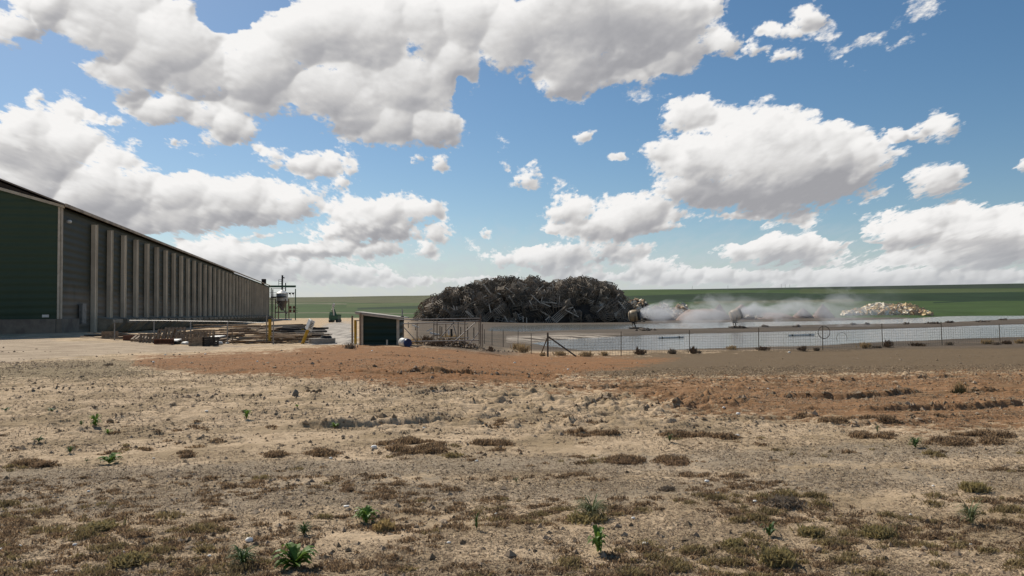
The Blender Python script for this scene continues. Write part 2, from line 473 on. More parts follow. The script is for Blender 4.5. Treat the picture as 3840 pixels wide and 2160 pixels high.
def soil_attrs(x, y, h):
    px, py = proj(x, y, macro_h(x, y))
    fr = (y > 1.5)
    A = {}
    w = fbm(x / 1.1, y / 1.1, 3, 51)
    wy = fbm(x / 4, y / 4, 3, 52) * 14
    for nm, pl, sf in (('red', Z_RED, 30), ('red_band', Z_RED2, 50), ('grey', Z_GREY, 24), ('drive', Z_DRIVE, 9), ('road', Z_ROAD, 8), ('olive', Z_OLIVE, 34), ('track', Z_TRACK, 50), ('gravelly', Z_GRAV, 60)):
        a = zone(px + wy * 2, py + w * 14, pl, sf)
        if nm == 'grey': a = a * sstep(1650, 2700, px) * 1.0 + a * .45 * (1 - sstep(1650, 2700, px))
        A[nm] = np.where(fr, a * (.92 if nm == 'red_band' else 1), 0)
    A['mud'] = np.maximum(sstep(47, 52, y) * sstep(-.16, -.12, x / np.maximum(y, 1)), sstep(42, 46, y) * sstep(-.13, -.11, x / np.maximum(y, 1)) * .85 * sstep(.03, -.02, x / np.maximum(y, 1)))
    near = (y > 30) & (y < 420)
    wet = np.zeros(x.shape); salt = np.zeros(x.shape)
    hh = h[near]
    wet[near] = sstep(WZ + .10, WZ + .03, hh)
    wet[near] = np.maximum(wet[near], .55 * sstep(WZ + .42, WZ + .12, hh) * (y[near] > 70)); A['wet'] = wet
    A['salt'] = zone(px, py, [(1900, 1262), (2100, 1250), (2330, 1252), (2330, 1266), (2000, 1278), (1900, 1278)], 5) + .8 * zone(px, py, [(3300, 1178), (4000, 1176), (4000, 1186), (3300, 1188)], 3)
    # field colours on the far slopes, with some bands a much darker green
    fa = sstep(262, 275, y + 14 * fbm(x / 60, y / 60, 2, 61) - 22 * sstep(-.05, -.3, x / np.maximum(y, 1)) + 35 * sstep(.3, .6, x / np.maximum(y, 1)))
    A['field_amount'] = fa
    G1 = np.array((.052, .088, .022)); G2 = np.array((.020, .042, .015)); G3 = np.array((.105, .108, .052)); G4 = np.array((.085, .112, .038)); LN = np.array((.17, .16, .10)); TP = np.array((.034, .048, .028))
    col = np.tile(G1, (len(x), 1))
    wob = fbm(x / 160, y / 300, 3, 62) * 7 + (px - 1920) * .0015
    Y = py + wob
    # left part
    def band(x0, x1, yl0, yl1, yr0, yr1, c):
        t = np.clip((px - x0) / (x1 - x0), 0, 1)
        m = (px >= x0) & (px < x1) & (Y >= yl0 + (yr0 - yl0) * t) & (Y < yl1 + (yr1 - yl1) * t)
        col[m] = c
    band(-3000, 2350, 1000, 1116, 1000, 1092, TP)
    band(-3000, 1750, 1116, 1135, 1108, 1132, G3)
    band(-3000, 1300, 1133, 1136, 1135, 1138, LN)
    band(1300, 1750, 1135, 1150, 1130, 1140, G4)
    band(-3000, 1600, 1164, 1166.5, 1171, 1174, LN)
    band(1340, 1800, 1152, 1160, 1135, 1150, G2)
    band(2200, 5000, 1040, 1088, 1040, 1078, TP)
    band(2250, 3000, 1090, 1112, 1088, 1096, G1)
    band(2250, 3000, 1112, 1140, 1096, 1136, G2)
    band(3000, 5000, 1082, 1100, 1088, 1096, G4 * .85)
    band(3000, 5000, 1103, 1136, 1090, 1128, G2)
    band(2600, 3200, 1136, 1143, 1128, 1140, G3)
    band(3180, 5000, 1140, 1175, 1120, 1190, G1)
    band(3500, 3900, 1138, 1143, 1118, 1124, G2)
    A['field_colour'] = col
    return A

def make_ground():
    # near sheet
    uc = np.concatenate([-np.geomspace(5, .66, 50)[:-1], np.linspace(-.66, .66, 1300), np.geomspace(.66, 5, 50)[1:]])
    yr = np.concatenate([np.linspace(-14, 3.6, 40)[:-1], np.geomspace(3.6, 62, 760)])
    Yg, U = np.meshgrid(yr, uc, indexing='ij')
    Xg = U * (np.maximum(Yg, -2) + 6)
    x, y = Xg.ravel(), Yg.ravel()
    h = height(x, y)
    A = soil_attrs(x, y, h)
    o = npmesh('ground', np.stack([x, y, h], 1), grid_faces(len(yr), len(uc)), SOIL, True, A)
    tag(o, kind='structure')
    edge = (uc, 68.0)
    # far sheet shares the last row
    uc2 = np.concatenate([uc[::2], uc[-1:]]) if (len(uc) % 2 == 0) else uc[::2]
    uc2 = uc
    yr2 = np.concatenate([np.geomspace(62, 330, 330)[:-1], np.geomspace(330, 1750, 260)])
    sel = np.unique(np.concatenate([np.arange(0, len(uc), 2), [len(uc) - 1]]))
    uc2 = uc[sel]
    Yg, U = np.meshgrid(yr2, uc2, indexing='ij')
    Xg = U * (Yg + 6)
    x, y = Xg.ravel(), Yg.ravel()
    h = height(x, y)
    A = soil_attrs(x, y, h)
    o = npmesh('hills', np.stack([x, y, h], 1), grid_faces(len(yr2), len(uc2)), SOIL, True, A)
    tag(o, kind='structure')
make_ground()

def make_water():
    m, nt = newmat('pond_water'); T = NT(nt)
    out = T.n('ShaderNodeOutputMaterial'); b = T.n('ShaderNodeBsdfPrincipled'); nt.links.new(b.outputs[0], out.inputs[0])
    P = T.n('ShaderNodeNewGeometry').outputs['Position']
    b.inputs['Base Color'].default_value = (.20, .195, .17, 1)
    b.inputs['Roughness'].default_value = .10; b.inputs['IOR'].default_value = 1.33
    hgt = T.math('ADD', T.noise(T.vmath('MULTIPLY', P, (.7, 1.6, 1)), 1.6, 4, .6), T.math('MULTIPLY', T.noise(T.vmath('MULTIPLY', P, (.05, .2, 1)), 1.5, 3, .6), 1.5))
    bp = T.n('ShaderNodeBump'); bp.inputs['Strength'].default_value = .36; bp.inputs['Distance'].default_value = .14
    T.set(bp.inputs['Height'], hgt); nt.links.new(bp.outputs[0], b.inputs['Normal'])
    for nm, P_ in (('pond_water', PN), ('pond_water', PF)):
        cx = sum(p[0] for p in P_) / len(P_); cy = sum(p[1] for p in P_) / len(P_)
        vs = []
        for i, p in enumerate(P_):
            vs.append((p[0], p[1]))
        # widen a little so that the shore line is cut by the terrain
        out_ = []
        n = len(vs)
        for i in range(n):
            a = Vector(vs[i - 1]); c = Vector(vs[(i + 1) % n]); t = (c - a).normalized()
            out_.append((vs[i][0] + t.y * 1.6, vs[i][1] - t.x * 1.6, WZ))
        me = bpy.data.meshes.new(nm); me.from_pydata(out_, [], [tuple(range(n))]); me.materials.append(m)
        o = bpy.data.objects.new(nm, me); C.objects.link(o)
        tag(o, kind='structure')
make_water()

# ================================================================ BARN
def siding_mat(name, col, dust, dust_top, pitch=.30):
    m, nt = newmat(name); T = NT(nt)
    out = T.n('ShaderNodeOutputMaterial'); b = T.n('ShaderNodeBsdfPrincipled'); nt.links.new(b.outputs[0], out.inputs[0])
    P = T.n('ShaderNodeNewGeometry').outputs['Position']
    z = T.n('ShaderNodeSeparateXYZ'); nt.links.new(P, z.inputs[0]); z = z.outputs[2]
    n = T.noise(T.vmath('MULTIPLY', P, (.5, .5, .15)), .8, 5, .6)
    f = T.math('ADD', T.ss(z, dust_top, 2.4), T.math('MULTIPLY', T.math('SUBTRACT', n, .5), 1.2))
    st = T.ss(T.noise(T.vmath('MULTIPLY', P, (.15, .15, 3.3)), 1, 3, .5), .6, .75)
    c = T.mix(T.math('MULTIPLY', T.ss(n, .3, .7), .4), c4(col), c4(tuple(v * .6 for v in col)))
    c = T.mix(T.math('MULTIPLY', st, .25), c, c4(dust))
    c = T.mix(T.math('MULTIPLY', T.ss(f, .1, 1.1), .85), c, c4(dust))
    nt.links.new(c, b.inputs['Base Color']); b.inputs['Roughness'].default_value = .6; b.inputs['Specular IOR Level'].default_value = .25
    w = T.math('PINGPONG', T.math('DIVIDE', T.math('ADD', z, T.math('MULTIPLY', T.noise(P, .35, 2, .5), .12)), pitch), 1)
    bp = T.n('ShaderNodeBump'); bp.inputs['Strength'].default_value = .8; bp.inputs['Distance'].default_value = .06
    T.set(bp.inputs['Height'], T.ss(w, .05, .95)); nt.links.new(bp.outputs[0], b.inputs['Normal'])
    return m
K = at(223, 1196, 62); Efar = at(1008, 1190, 236)
kx, ky = K.x, K.y
wd = Vector((Efar.x - kx, Efar.y - ky, 0)); LEN = wd.length; wd.normalize()
no = Vector((wd.y, -wd.x, 0))           # outward (towards the ponds)
Z_EAVE = at(223, 777, 62).z; Z_FND = at(223, 1196, 62).z; Z_B = -.15
def BP(t, o, z): return Vector((kx, ky, 0)) + wd * t + no * o + Vector((0, 0, z))
barn = thing('barn', (kx, ky, 0), 'very long dark green poultry barn with pale pilasters and fan hoods along its side', 'barn')
RMB = Matrix((wd, no, Vector((0, 0, 1)))).transposed()
W_B = 20.0
gm = siding_mat('gable_siding', (.014, .036, .021), (.05, .075, .045), .2)
sm = siding_mat('side_siding', (.034, .040, .028), (.145, .126, .098), 5.5)
slope = .30
MB().prism([BP(0, 0, Z_FND), BP(0, -W_B, Z_FND), BP(0, -W_B, Z_EAVE), BP(0, -W_B / 2, Z_EAVE + slope * W_B / 2), BP(0, 0, Z_EAVE)], wd * .2).build('gable_wall', gm, barn)
MB().prism([BP(LEN - .2, 0, Z_B), BP(LEN - .2, -W_B, Z_B), BP(LEN - .2, -W_B, Z_EAVE), BP(LEN - .2, -W_B / 2, Z_EAVE + slope * W_B / 2), BP(LEN - .2, 0, Z_EAVE)], wd * .2).build('gable_wall', gm, barn)
MB().prism([BP(.2, -.02, Z_B), BP(LEN - .2, -.02, Z_B), BP(LEN - .2, -.02, Z_EAVE), BP(.2, -.02, Z_EAVE)], -no * .2).build('side_wall', sm, barn)
MB().prism([BP(.2, -W_B + .2, Z_B), BP(LEN - .2, -W_B + .2, Z_B), BP(LEN - .2, -W_B + .2, Z_EAVE), BP(.2, -W_B + .2, Z_EAVE)], -no * .2).build('side_wall', sm, barn)
conc = mat('stained_concrete', (.20, .17, .135), .9, (.12, .10, .08), .8, bump=.4, bscale=6)
f = MB(); f.box(BP(1.9, -.0, (Z_FND + Z_B - .5) / 2), (4.2, .5, Z_FND - Z_B + .5), RMB)
f.box(BP(-.02, -W_B / 2 - .2, (Z_FND + Z_B - .5) / 2), (.5, W_B, Z_FND - Z_B + .49), RMB); f.build('foundation', conc, barn)
trim = M['trim']()
darkb = mat('brown_soffit', (.045, .034, .028), .8)
up = .42
# infill panel above the rake board, roof with its edge
MB().prism([BP(-.05, .3, Z_EAVE + .02), BP(-.05, -W_B / 2, Z_EAVE + slope * W_B / 2), BP(-.05, -W_B / 2, Z_EAVE + up * W_B / 2)], -wd * .15).build('gable_infill', darkb, barn)
MB().prism([BP(-.1, .35, Z_EAVE - .10), BP(-.1, -W_B / 2, Z_EAVE + slope * W_B / 2 - .12), BP(-.1, -W_B / 2, Z_EAVE + slope * W_B / 2 + .12), BP(-.1, .35, Z_EAVE + .13)], -wd * .2).build('rake_board', trim, barn)
rf = MB()
for sgn in (0, 1):
    a0, a1 = (.5, -W_B / 2) if sgn == 0 else (-W_B - .5, -W_B / 2)
    rf.prism([BP(-.5, a0, Z_EAVE + .10), BP(-.5, a1, Z_EAVE + up * W_B / 2 + .2), BP(-.5, a1, Z_EAVE + up * W_B / 2 + .32), BP(-.5, a0, Z_EAVE + .22)], wd * (LEN + 1))
rf.build('roof', mat('brown_sheet_roof', (.20, .165, .135), .7, (.14, .11, .09), .5), barn)
MB().box(BP(LEN / 2, .52, Z_EAVE + .12), (LEN + 1, .10, .26), RMB).build('eave_board', mat('eave_board_paint', (.42, .34, .25), .7, (.24, .19, .14), 1), barn)
cb = MB(); cb.box(BP(.06, .09, (Z_EAVE + Z_FND) / 2), (.24, .10, Z_EAVE - Z_FND), RMB); cb.build('corner_board', trim, barn)
MB().box(BP(-.06, -.07, (Z_EAVE + Z_FND) / 2 ), (.12, .17, Z_EAVE - Z_FND), RMB).build('corner_board', trim, barn)
# side pilasters and the fan hoods between them
pil_m = mat('dusty_pilaster', (.60, .52, .40), .75, (.46, .39, .30), .4)
hood_m = mat('dusty_fan_hood', (.34, .29, .22), .9, (.22, .185, .14), 1.2, spec=.02)
ts = [7.9 + 4.78 * i for i in range(40) if 7.9 + 4.78 * i < LEN - 1.2]
ts[0] = 7.9
for i, t in enumerate(ts):
    zb = Z_B if i == 0 else 1.35
    b_ = MB()
    b_.box(BP(t, .20, (Z_EAVE - .55 + zb) / 2), (.42, .36, Z_EAVE - .55 - zb), RMB)
    b_.box(BP(t + .25, .42, (Z_EAVE - .50 + zb) / 2), (.06, .10, Z_EAVE - .50 - zb), RMB)
    b_.build('pilaster', pil_m, barn)
for i, t in enumerate(ts[:-1]):
    zt = 1.62 + rnd.uniform(-.03, .03)
    prof = [(0, zt), (1.7, zt - .22), (1.75, zt - .55), (1.0, .35), (0.75, .12), (0, .1)]
    for_ = MB()
    t0, t1 = t + .55, t + 4.1
    a = [BP(t0, o, z) for o, z in prof]; c = [BP(t1 - (0 if o < 1.2 else .25), o, z) for o, z in prof]
    n = len(prof)
    for_.add(a + c, [tuple(range(n)), tuple(range(n, 2 * n))[::-1]] + [(i_, n + i_, n + (i_ + 1) % n, (i_ + 1) % n) for i_ in range(n)])
    for_.build('fan_hood', hood_m, barn)
MB().lathe(BP(1.1, .12, Z_EAVE - 1.05), no, [(0, .1), (.12, .16), (.3, .14), (.36, .05)], 10).build('wall_lamp', M['galvroof'], barn)
MB().box(BP(4.9, .22, Z_FND + .45), (1.0, .30, 1.75), RMB).build('control_box', mat('grey_box_paint', (.26, .25, .23), .6), barn)
MB().box(BP(-.08, -1.0, Z_FND + .25), (.06, .5, .22), RMB).build('wall_sign', M['galvroof'], barn)
MB().box(BP(LEN - 3, -1.2, Z_EAVE + 1.3), (2.2, 1.2, 1.6), RMB).build('roof_vent', darkb, barn)
MB().box(BP(LEN + 1.2, -1.2, Z_EAVE / 2 + .2), (1.6, 2.2, Z_EAVE - .8), RMB).build('end_duct', mat('dark_duct', (.05, .05, .045), .7), barn)

# ================================================================ behind the barn
def P3(px, py, Y): return at(px, py, Y)
def ring(c, r, n=14): return [Vector((c[0] + r * math.cos(2 * math.pi * i / n), c[1] + r * math.sin(2 * math.pi * i / n), c[2])) for i in range(n + 1)]
YB = 238
sx = YB / F
binc = P3(1058, 1160, YB)
fb = thing('feed_bin', (binc.x, binc.y, hz(binc.x, binc.y)), 'round steel feed bin with a white cone roof past the far end of the barn', 'feed bin')
ztop = P3(1058, 1087, YB).z; zsh = P3(1058, 1100, YB).z; zbo = P3(1058, 1128, YB).z; zho = P3(1058, 1165, YB).z
r_ = 21 * sx
z0 = hz(binc.x, binc.y)
MB().lathe((binc.x, binc.y, zsh), (0, 0, 1), [(0, r_ * 1.08), (ztop - zsh, .25)], 24).build('roof_cone', M['white'], fb)
MB().lathe((binc.x, binc.y, zbo), (0, 0, 1), [(0, r_), (zsh - zbo, r_)], 24).build('body', M['galvroof'], fb)
MB().lathe((binc.x, binc.y, zho), (0, 0, 1), [(0, .4), (zbo - zho, r_)], 24).build('hopper', mat('hopper_steel', (.16, .15, .14), .5, (.1, .095, .09), 3, .4), fb)
for sx_ in (-1, 1):
    for sy_ in (-1, 1):
        MB().beam((binc.x + sx_ * r_ * .95, binc.y + sy_ * r_ * .95, z0), (binc.x + sx_ * r_ * .9, binc.y + sy_ * r_ * .9, zbo + .6), .28).build('leg', M['wood'], fb)
for p0_, p1_, w0_ in (((-r_, -r_, zho - .5), (r_, -r_, zho - .5), .35), ((-r_, r_, zho - .5), (r_, r_, zho - .5), .35), ((-r_, -r_, zbo), (r_ * 1.2, -r_, zho - 1), .22), ((-r_, -r_ - .1, zho), (0, -r_ - .1, zbo - .5), .16)):
    MB().beam((binc.x + p0_[0], binc.y + p0_[1], p0_[2]), (binc.x + p1_[0], binc.y + p1_[1], p1_[2]), w0_).build('brace', M['steel'], fb)

b_ = MB(); b_.box((binc.x, binc.y - r_ * .2, z0 + .25), (r_ * 2.9, r_ * 2.4, .5)); b_.build('concrete_pad', M['white'], fb)
b_ = MB()
for zz in (P3(1, 1122, YB).z, P3(1, 1116, YB).z): b_.tube([(binc.x - r_ * 1.5, binc.y - r_ - .5, zz), (binc.x + r_ * 1.1, binc.y - r_ - .5, zz)], .1, 6)
b_.box((binc.x - r_ * .2, binc.y - r_ - .45, P3(1, 1124, YB).z), (r_ * 2.6, .9, .25)); b_.build('catwalk', M['dark'], fb)

fr = thing('conveyor_frame', P3(1108, 1208, YB + 3), 'green beam frame holding an egg conveyor beside the steel feed bin', 'conveyor frame')
fr['_o'] = tuple(fr.location)
b_ = MB(); b_.beam(P3(1008, 1074, YB + 3), P3(1109, 1074, YB + 3), .5, 1.9 * 4 * sx * 1.0); b_.build('beam', M['green'], fr)
for a in ((1108, 1083, 1208), (1071, 1061, 1092), (1017, 1080, 1205), (1023, 1085, 1200)):
    MB().beam(P3(a[0], a[1], YB + 3), P3(a[0], a[2], YB + 3), .26).build('post', M['green'] if a[0] > 1100 else M['dark'], fr)
b_ = MB(); b_.tube([P3(1059, 1032, YB + 3), P3(1058, 1087, YB + 3)], .28, 8); b_.tube([P3(1059, 1041, YB + 3), P3(1067, 1042, YB + 3)], .2, 6); b_.build('vent_pipe', M['dark'], fr)
b_ = MB()
for xx in (1045, 1056): b_.beam(P3(xx, 1049, YB + 3), P3(xx, 1070, YB + 3), .12)
for yy in (1049, 1056, 1064): b_.beam(P3(1045, yy, YB + 3), P3(1056, yy, YB + 3), .12)
b_.build('ladder', M['steel'], fr)
b_ = MB()
for y0, y1, xa, xb in ((1082, 1082, 1018, 1072), (1098, 1098, 1012, 1106), (1117, 1117, 1012, 1035), (1123, 1123, 1012, 1035)): b_.beam(P3(xa, y0, YB + 2.6), P3(xb, y1, YB + 2.6), .14)
for xx in (1090, 1101):
    b_.beam(P3(xx, 1100, YB + 2.6), P3(xx + 1, 1112, YB + 2.6), .1)
b_.build('rail', M['steel'], fr)
b_ = MB()
for xx in (1087, 1099): MB().box(P3(xx, 1101, YB + 2.4), (.55, .4, .5)).build('floodlight', M['dark'], fr)
b_ = MB()
for xx in (1089, 1103):
    for yy in (1153, 1166): MB().box(P3(xx, yy, YB + 2.4), (.62, .4, .9)).build('motor_box', M['woodr'], fr)
b_ = MB()
for yy in (1156, 1164, 1172): b_.beam(P3(1086, yy, YB + 2), P3(1117, yy, YB + 2), .12)
b_.build('platform_rail', M['steel'], fr)
# excavator
YX = 150
ex = thing('excavator', P3(1257, 1208, YX), 'green excavator parked with its boom raised at the end of the dirt road', 'excavator')
ex['_o'] = tuple(ex.location)
g0 = P3(1257, 1209, YX).z; cx = P3(1257, 1200, YX).x; px1 = YX / F
b_ = MB()
for dx in (-.68, .68):
    b_.prism([(cx + dx - .22, YX - 1.7, g0 + .15), (cx + dx - .22, YX - 1.4, g0 + .02), (cx + dx - .22, YX + 1.4, g0 + .02), (cx + dx - .22, YX + 1.7, g0 + .4), (cx + dx - .22, YX + 1.4, g0 + .6), (cx + dx - .22, YX - 1.4, g0 + .6), (cx + dx - .22, YX - 1.7, g0 + .5)], (.44, 0, 0))
b_.build('track', M['dark'], ex)
b_ = MB(); b_.box((cx, YX + .1, g0 + .9), (1.6, 3.0, .95)); b_.box((cx, YX + 1.3, g0 + 1.4), (1.6, .9, .3)); b_.build('body', M['green'], ex)
b_ = MB(); b_.prism([(cx - .95, YX - .9, g0 + .85), (cx - .95, YX + .5, g0 + .85), (cx - .95, YX + .5, g0 + 2.1), (cx - .95, YX - .6, g0 + 2.1), (cx - .95, YX - .9, g0 + 1.5)], (.85, 0, 0)); b_.build('cab', M['lgreen'], ex)
b_ = MB(); b_.beam(P3(1260, 1190, YX), P3(1248, 1158, YX - 1), .42, .5); b_.beam(P3(1248, 1160, YX - 1), P3(1250, 1141, YX - 1.6), .3, .34); b_.build('boom', M['green'], ex)
b_ = MB(); b_.tube([P3(1253, 1188, YX - 1.1), P3(1248, 1150, YX - 1.7)], .15); b_.build('hydraulic_ram', M['white'], ex)
b_ = MB(); b_.prism([P3(1244, 1147, YX - 1.9), P3(1249, 1137, YX - 1.9), P3(1254, 1140, YX - 1.9), P3(1252, 1150, YX - 1.9)], (0, .7, 0)); b_.build('bucket', M['galvroof'], ex)
b_ = MB(); b_.beam(P3(1236, 1180, YX - 1), P3(1235, 1206, YX - 1), .22); b_.build('stabiliser', M['lgreen'], ex)

# ================================================================ gate, shed and yard things
def upright(px, py_top, py_base, Y=None):
    b = g(px, py_base)
    if Y: b = at(px, py_base, Y)
    t = at(px, py_top, b.y)
    return Vector((b.x, b.y, b.z - .12)), Vector((b.x, b.y, t.z))
SY = 45.0
shed = thing('shed', (at(1440, 1293, SY).x, SY, hz(at(1440, 1293, SY).x, SY)), 'small dark green pump shed with pale corner boards and a slanted roof', 'shed')
xl, xr = at(1353, 1250, SY).x, at(1497, 1250, SY).x
zl = at(1353, 1172, SY).z; zr_ = at(1497, 1190, SY).z; zb = hz((xl + xr) / 2, SY) - .15
dep = 2.0
b_ = MB(); b_.prism([(xl, SY, zb), (xr, SY, zb), (xr, SY, zr_), (xl, SY, zl)], (0, dep, 0)); b_.build('wall', siding_mat('shed_siding', (.012, .034, .026), (.035, .045, .035), -.4, .2), shed)
for xx, zt in ((xl + .07, zl), (xr - .07, zr_)):
    b_ = MB(); b_.box((xx, SY - .02, (zb + zt) / 2), (.16, .06, zt - zb)); b_.build('corner_board', trim, shed)
b_ = MB(); e0, e1 = at(1330, 1168, SY - .25), at(1513, 1190, SY - .25)
b_.prism([e0, e1, e1 - Vector((0, 0, .07)), e0 - Vector((0, 0, .08))], (0, dep + .5, 0)); b_.build('roof', mat('shed_roof_sheet', (.42, .38, .32), .6, (.3, .26, .22), 2), shed)
b_ = MB(); e0, e1 = at(1332, 1173, SY - .28), at(1512, 1195, SY - .28); b_.prism([e0 + Vector((0, 0, 0)), e1, e1 - Vector((0, 0, .09)), e0 - Vector((0, 0, .09))], (0, .04, 0)); b_.build('fascia_board', trim, shed)
b_ = MB(); b_.box((xr + .12, SY + .5, at(1, 1208, SY).z), (.16, .3, .32)); b_.build('meter_box', M['dark'], shed)
a, b2 = upright(1448, 1275, 1297)
a.y = b2.y = SY - .5
tag(MB().beam(a, b2, .09).build('stub_post', trim, origin=a), 'short pale stub post standing in front of the green shed wall', 'post')

def post(name, px, pt, pb, r, m, label, cat, Y=None, sq=False, group=None):
    a, b = upright(px, pt, pb, Y)
    mb = MB()
    if sq: mb.beam(a, b, r * 2)
    else: mb.tube([a, b], r, 10)
    return tag(mb.build(name, m, origin=a), label, cat, group)
def hollow_post(px, pt, pb, r, label, lean=None, Y=None):
    a, b = upright(px, pt, pb, Y)
    if lean: b = at(lean[0], lean[1], a.y)
    d = (b - a)
    mb = MB(); mb.lathe(a, d, [(0, r), (d.length, r), (d.length, r * .8), (d.length - .25, r * .8)], 14)
    return tag(mb.build('yellow_bollard', M['yellow'](), origin=a, smooth=False), label, 'bollard')
hollow_post(1012, 1197, 1286, .10, 'rust streaked yellow bollard between two grey gate poles at the end of the pipe rail')
hollow_post(1333, 1200, 1293, .085, 'straight yellow bollard beside the green shed')
hollow_post(1150, 1235, 1264, .10, 'short yellow bollard tilted to the left behind the leaning sign', lean=(1134, 1234))
post('gate_pole', 1000, 1180, 1286, .045, M['steel'], 'grey steel pole left of the rust streaked yellow bollard', 'post')
post('gate_pole', 1025, 1190, 1292, .04, M['steel'], 'grey steel pole right of the rust streaked yellow bollard', 'post')
post('wooden_post', 1321, 1184, 1286, .06, M['wood'], 'brown wooden post left of the straight yellow bollard', 'post')
post('wooden_post', 1351, 1174, 1292, .06, M['wood'], 'brown wooden post against the left corner of the green shed', 'post', Y=44.6)
b_ = MB(); b_.beam(at(1336, 1202, 44.6), at(1350, 1202, 44.6), .07); tag(b_.build('gate_latch', M['trim'](), origin=at(1336, 1202, 44.6)), 'pale latch bar joining the yellow bollard to the shed post', 'latch')

# leaning sign
sgp = g(1132, 1289); sg = thing('leaning_sign', sgp, 'white sign board on a yellow post leaning over the gateway', 'sign')
sY = sgp.y; top = at(1156, 1232, sY); b_ = MB(); b_.tube([sgp - Vector((0, 0, .1)), top], .105, 12); b_.build('post', M['yellow'], sg)
c0, c1, c2, c3 = at(1146, 1230, sY - .12), at(1160, 1195, sY - .12), at(1181, 1206, sY - .12), at(1167, 1244, sY - .12)
b_ = MB(); b_.prism([c0, c3, c2, c1], (0, .05, 0)); b_.build('board', M['white'], sg)
b_ = MB()
e1 = at(1149, 1234, sY - .16); b_.prism([at(1146, 1231, sY - .1), at(1160, 1195, sY - .1), at(1168, 1202, sY - .4), at(1154, 1237, sY - .4)], (-.04, .0, 0)); b_.build('side_board', M['galvroof'], sg)
b_ = MB()
for k in range(4):
    f0 = .28 + k * .15
    p = c0.lerp(c1, f0); q = c3.lerp(c2, f0)
    b_.beam(p.lerp(q, .48) - Vector((0, .012, 0)), p.lerp(q, .88) - Vector((0, .012, 0)), .012, .035)
b_.build('lettering', M['dark'], sg)

# trough with lid
tp = g(1195, 1289); Yt = tp.y
tr = thing('concrete_trough', tp, 'low round concrete tank with a black rubber lid in the gateway', 'tank')
rx = 50 * Yt / F; zt = at(1195, 1270, Yt).z
b_ = MB(); b_.lathe((tp.x, Yt + rx, tp.z - .1), (0, 0, 1), [(0, rx * .98), (zt - tp.z + .1, rx), (zt - tp.z + .1, rx * .88), (zt - tp.z, .1)], 32); b_.build('ring_wall', M['concrete'], tr)
zt2 = at(1211, 1259, Yt + rx).z
b_ = MB(); b_.lathe((tp.x + 16 * Yt / F, Yt + rx, zt), (0, 0, 1), [(0, rx * .45), (zt2 - zt, rx * .36), (zt2 - zt, rx * .2), (zt2 - zt - .05, .05)], 20); b_.build('lid', M['rubber'], tr)

# barrel on its side
bp_ = at(1520, 1302, 42.8); bz = hz(bp_.x, 42.8)
br = thing('barrel', (bp_.x, 42.8, bz), 'blue and white plastic barrel lying beside the green shed', 'barrel')
ax = Vector((.62, -.78, -.06)).normalized(); rr = .25; ctr = Vector((bp_.x - .10, 43.1, bz + rr * .92))
b_ = MB(); b_.lathe(ctr - ax * .0, ax, [(-.28, rr * .93), (-.24, rr), (.0, rr * 1.02), (.34, rr)], 24); b_.build('shell', M['white'], br, smooth=True)
b_ = MB(); b_.lathe(ctr, ax, [(.34, rr * 1.01), (.42, rr * .99), (.44, rr * .9), (.43, .02)], 24); b_.build('end_cap', M['blue'], br)

# pipe rail in front of the barn
rl = thing('pipe_rail', g(853, 1290), 'long galvanised pipe rail on thin posts in front of the lumber by the barn', 'railing')
rl['_o'] = tuple(rl.location)
YR = rl.location.y
pts = [at(486, 1202, YR + 1.5), at(600, 1202.6, YR + 1), at(750, 1205, YR + .5), at(853, 1206, YR), at(930, 1209, YR), at(996, 1212, YR - .5)]
b_ = MB(); b_.tube(pts, .026, 8); b_.build('rail', M['steel'], rl)
for px, pt in ((430, 1200), (578, 1202), (715, 1204), (853, 1206)):
    p = at(px, pt, YR + (853 - px) / 250 * .6)
    b_ = MB(); b_.tube([(p.x, p.y, hz(p.x, p.y) - .1), p], .04, 8); b_.build('post', M['steel'], rl)
b_ = MB(); b_.tube([at(870, 1242, YR), at(873, 1290, YR)], .035, 8); b_.build('stub_post', M['rust'], rl)

# lumber, pallets and crates
def pallet_mb(m_, L=1.2, W=1.0, gap=6):
    mb = MB()
    for s in (-1, 0, 1): mb.box((0, s * W * .44, .06), (L, .08, .10))
    for i in range(gap):
        mb.box((-L / 2 + .06 + i * (L - .12) / (gap - 1), 0, .125), (.11, W, .02))
    for i in (0, 2, 4): mb.box((-L / 2 + .06 + i * (L - .12) / 4, 0, .0), (.11, W, .02))
    return mb
def crate_mb(L, W, H, n=4):
    mb = MB()
    for a in (-1, 1):
        for b in (-1, 1): mb.box((a * (L / 2 - .04), b * (W / 2 - .04), H / 2), (.08, .08, H))
    for k in range(n):
        z = .07 + k * (H - .14) / (n - 1)
        for b in (-1, 1): mb.box((0, b * (W / 2 + .012), z), (L, .022, .11))
        for a in (-1, 1): mb.box((a * (L / 2 + .012), 0, z), (.022, W, .11))
    return mb
pal0 = None
def place(o, px, py, Y=None, rz=0, rx=0, ry=0, dz=0, s=1):
    p = g(px, py) if Y is None else at(px, py, Y)
    z = hz(p.x, p.y) if Y is None else p.z
    o.location = (p.x, p.y, z + dz); o.rotation_euler = (rx, ry, rz); o.scale = (s, s, s)
    return o
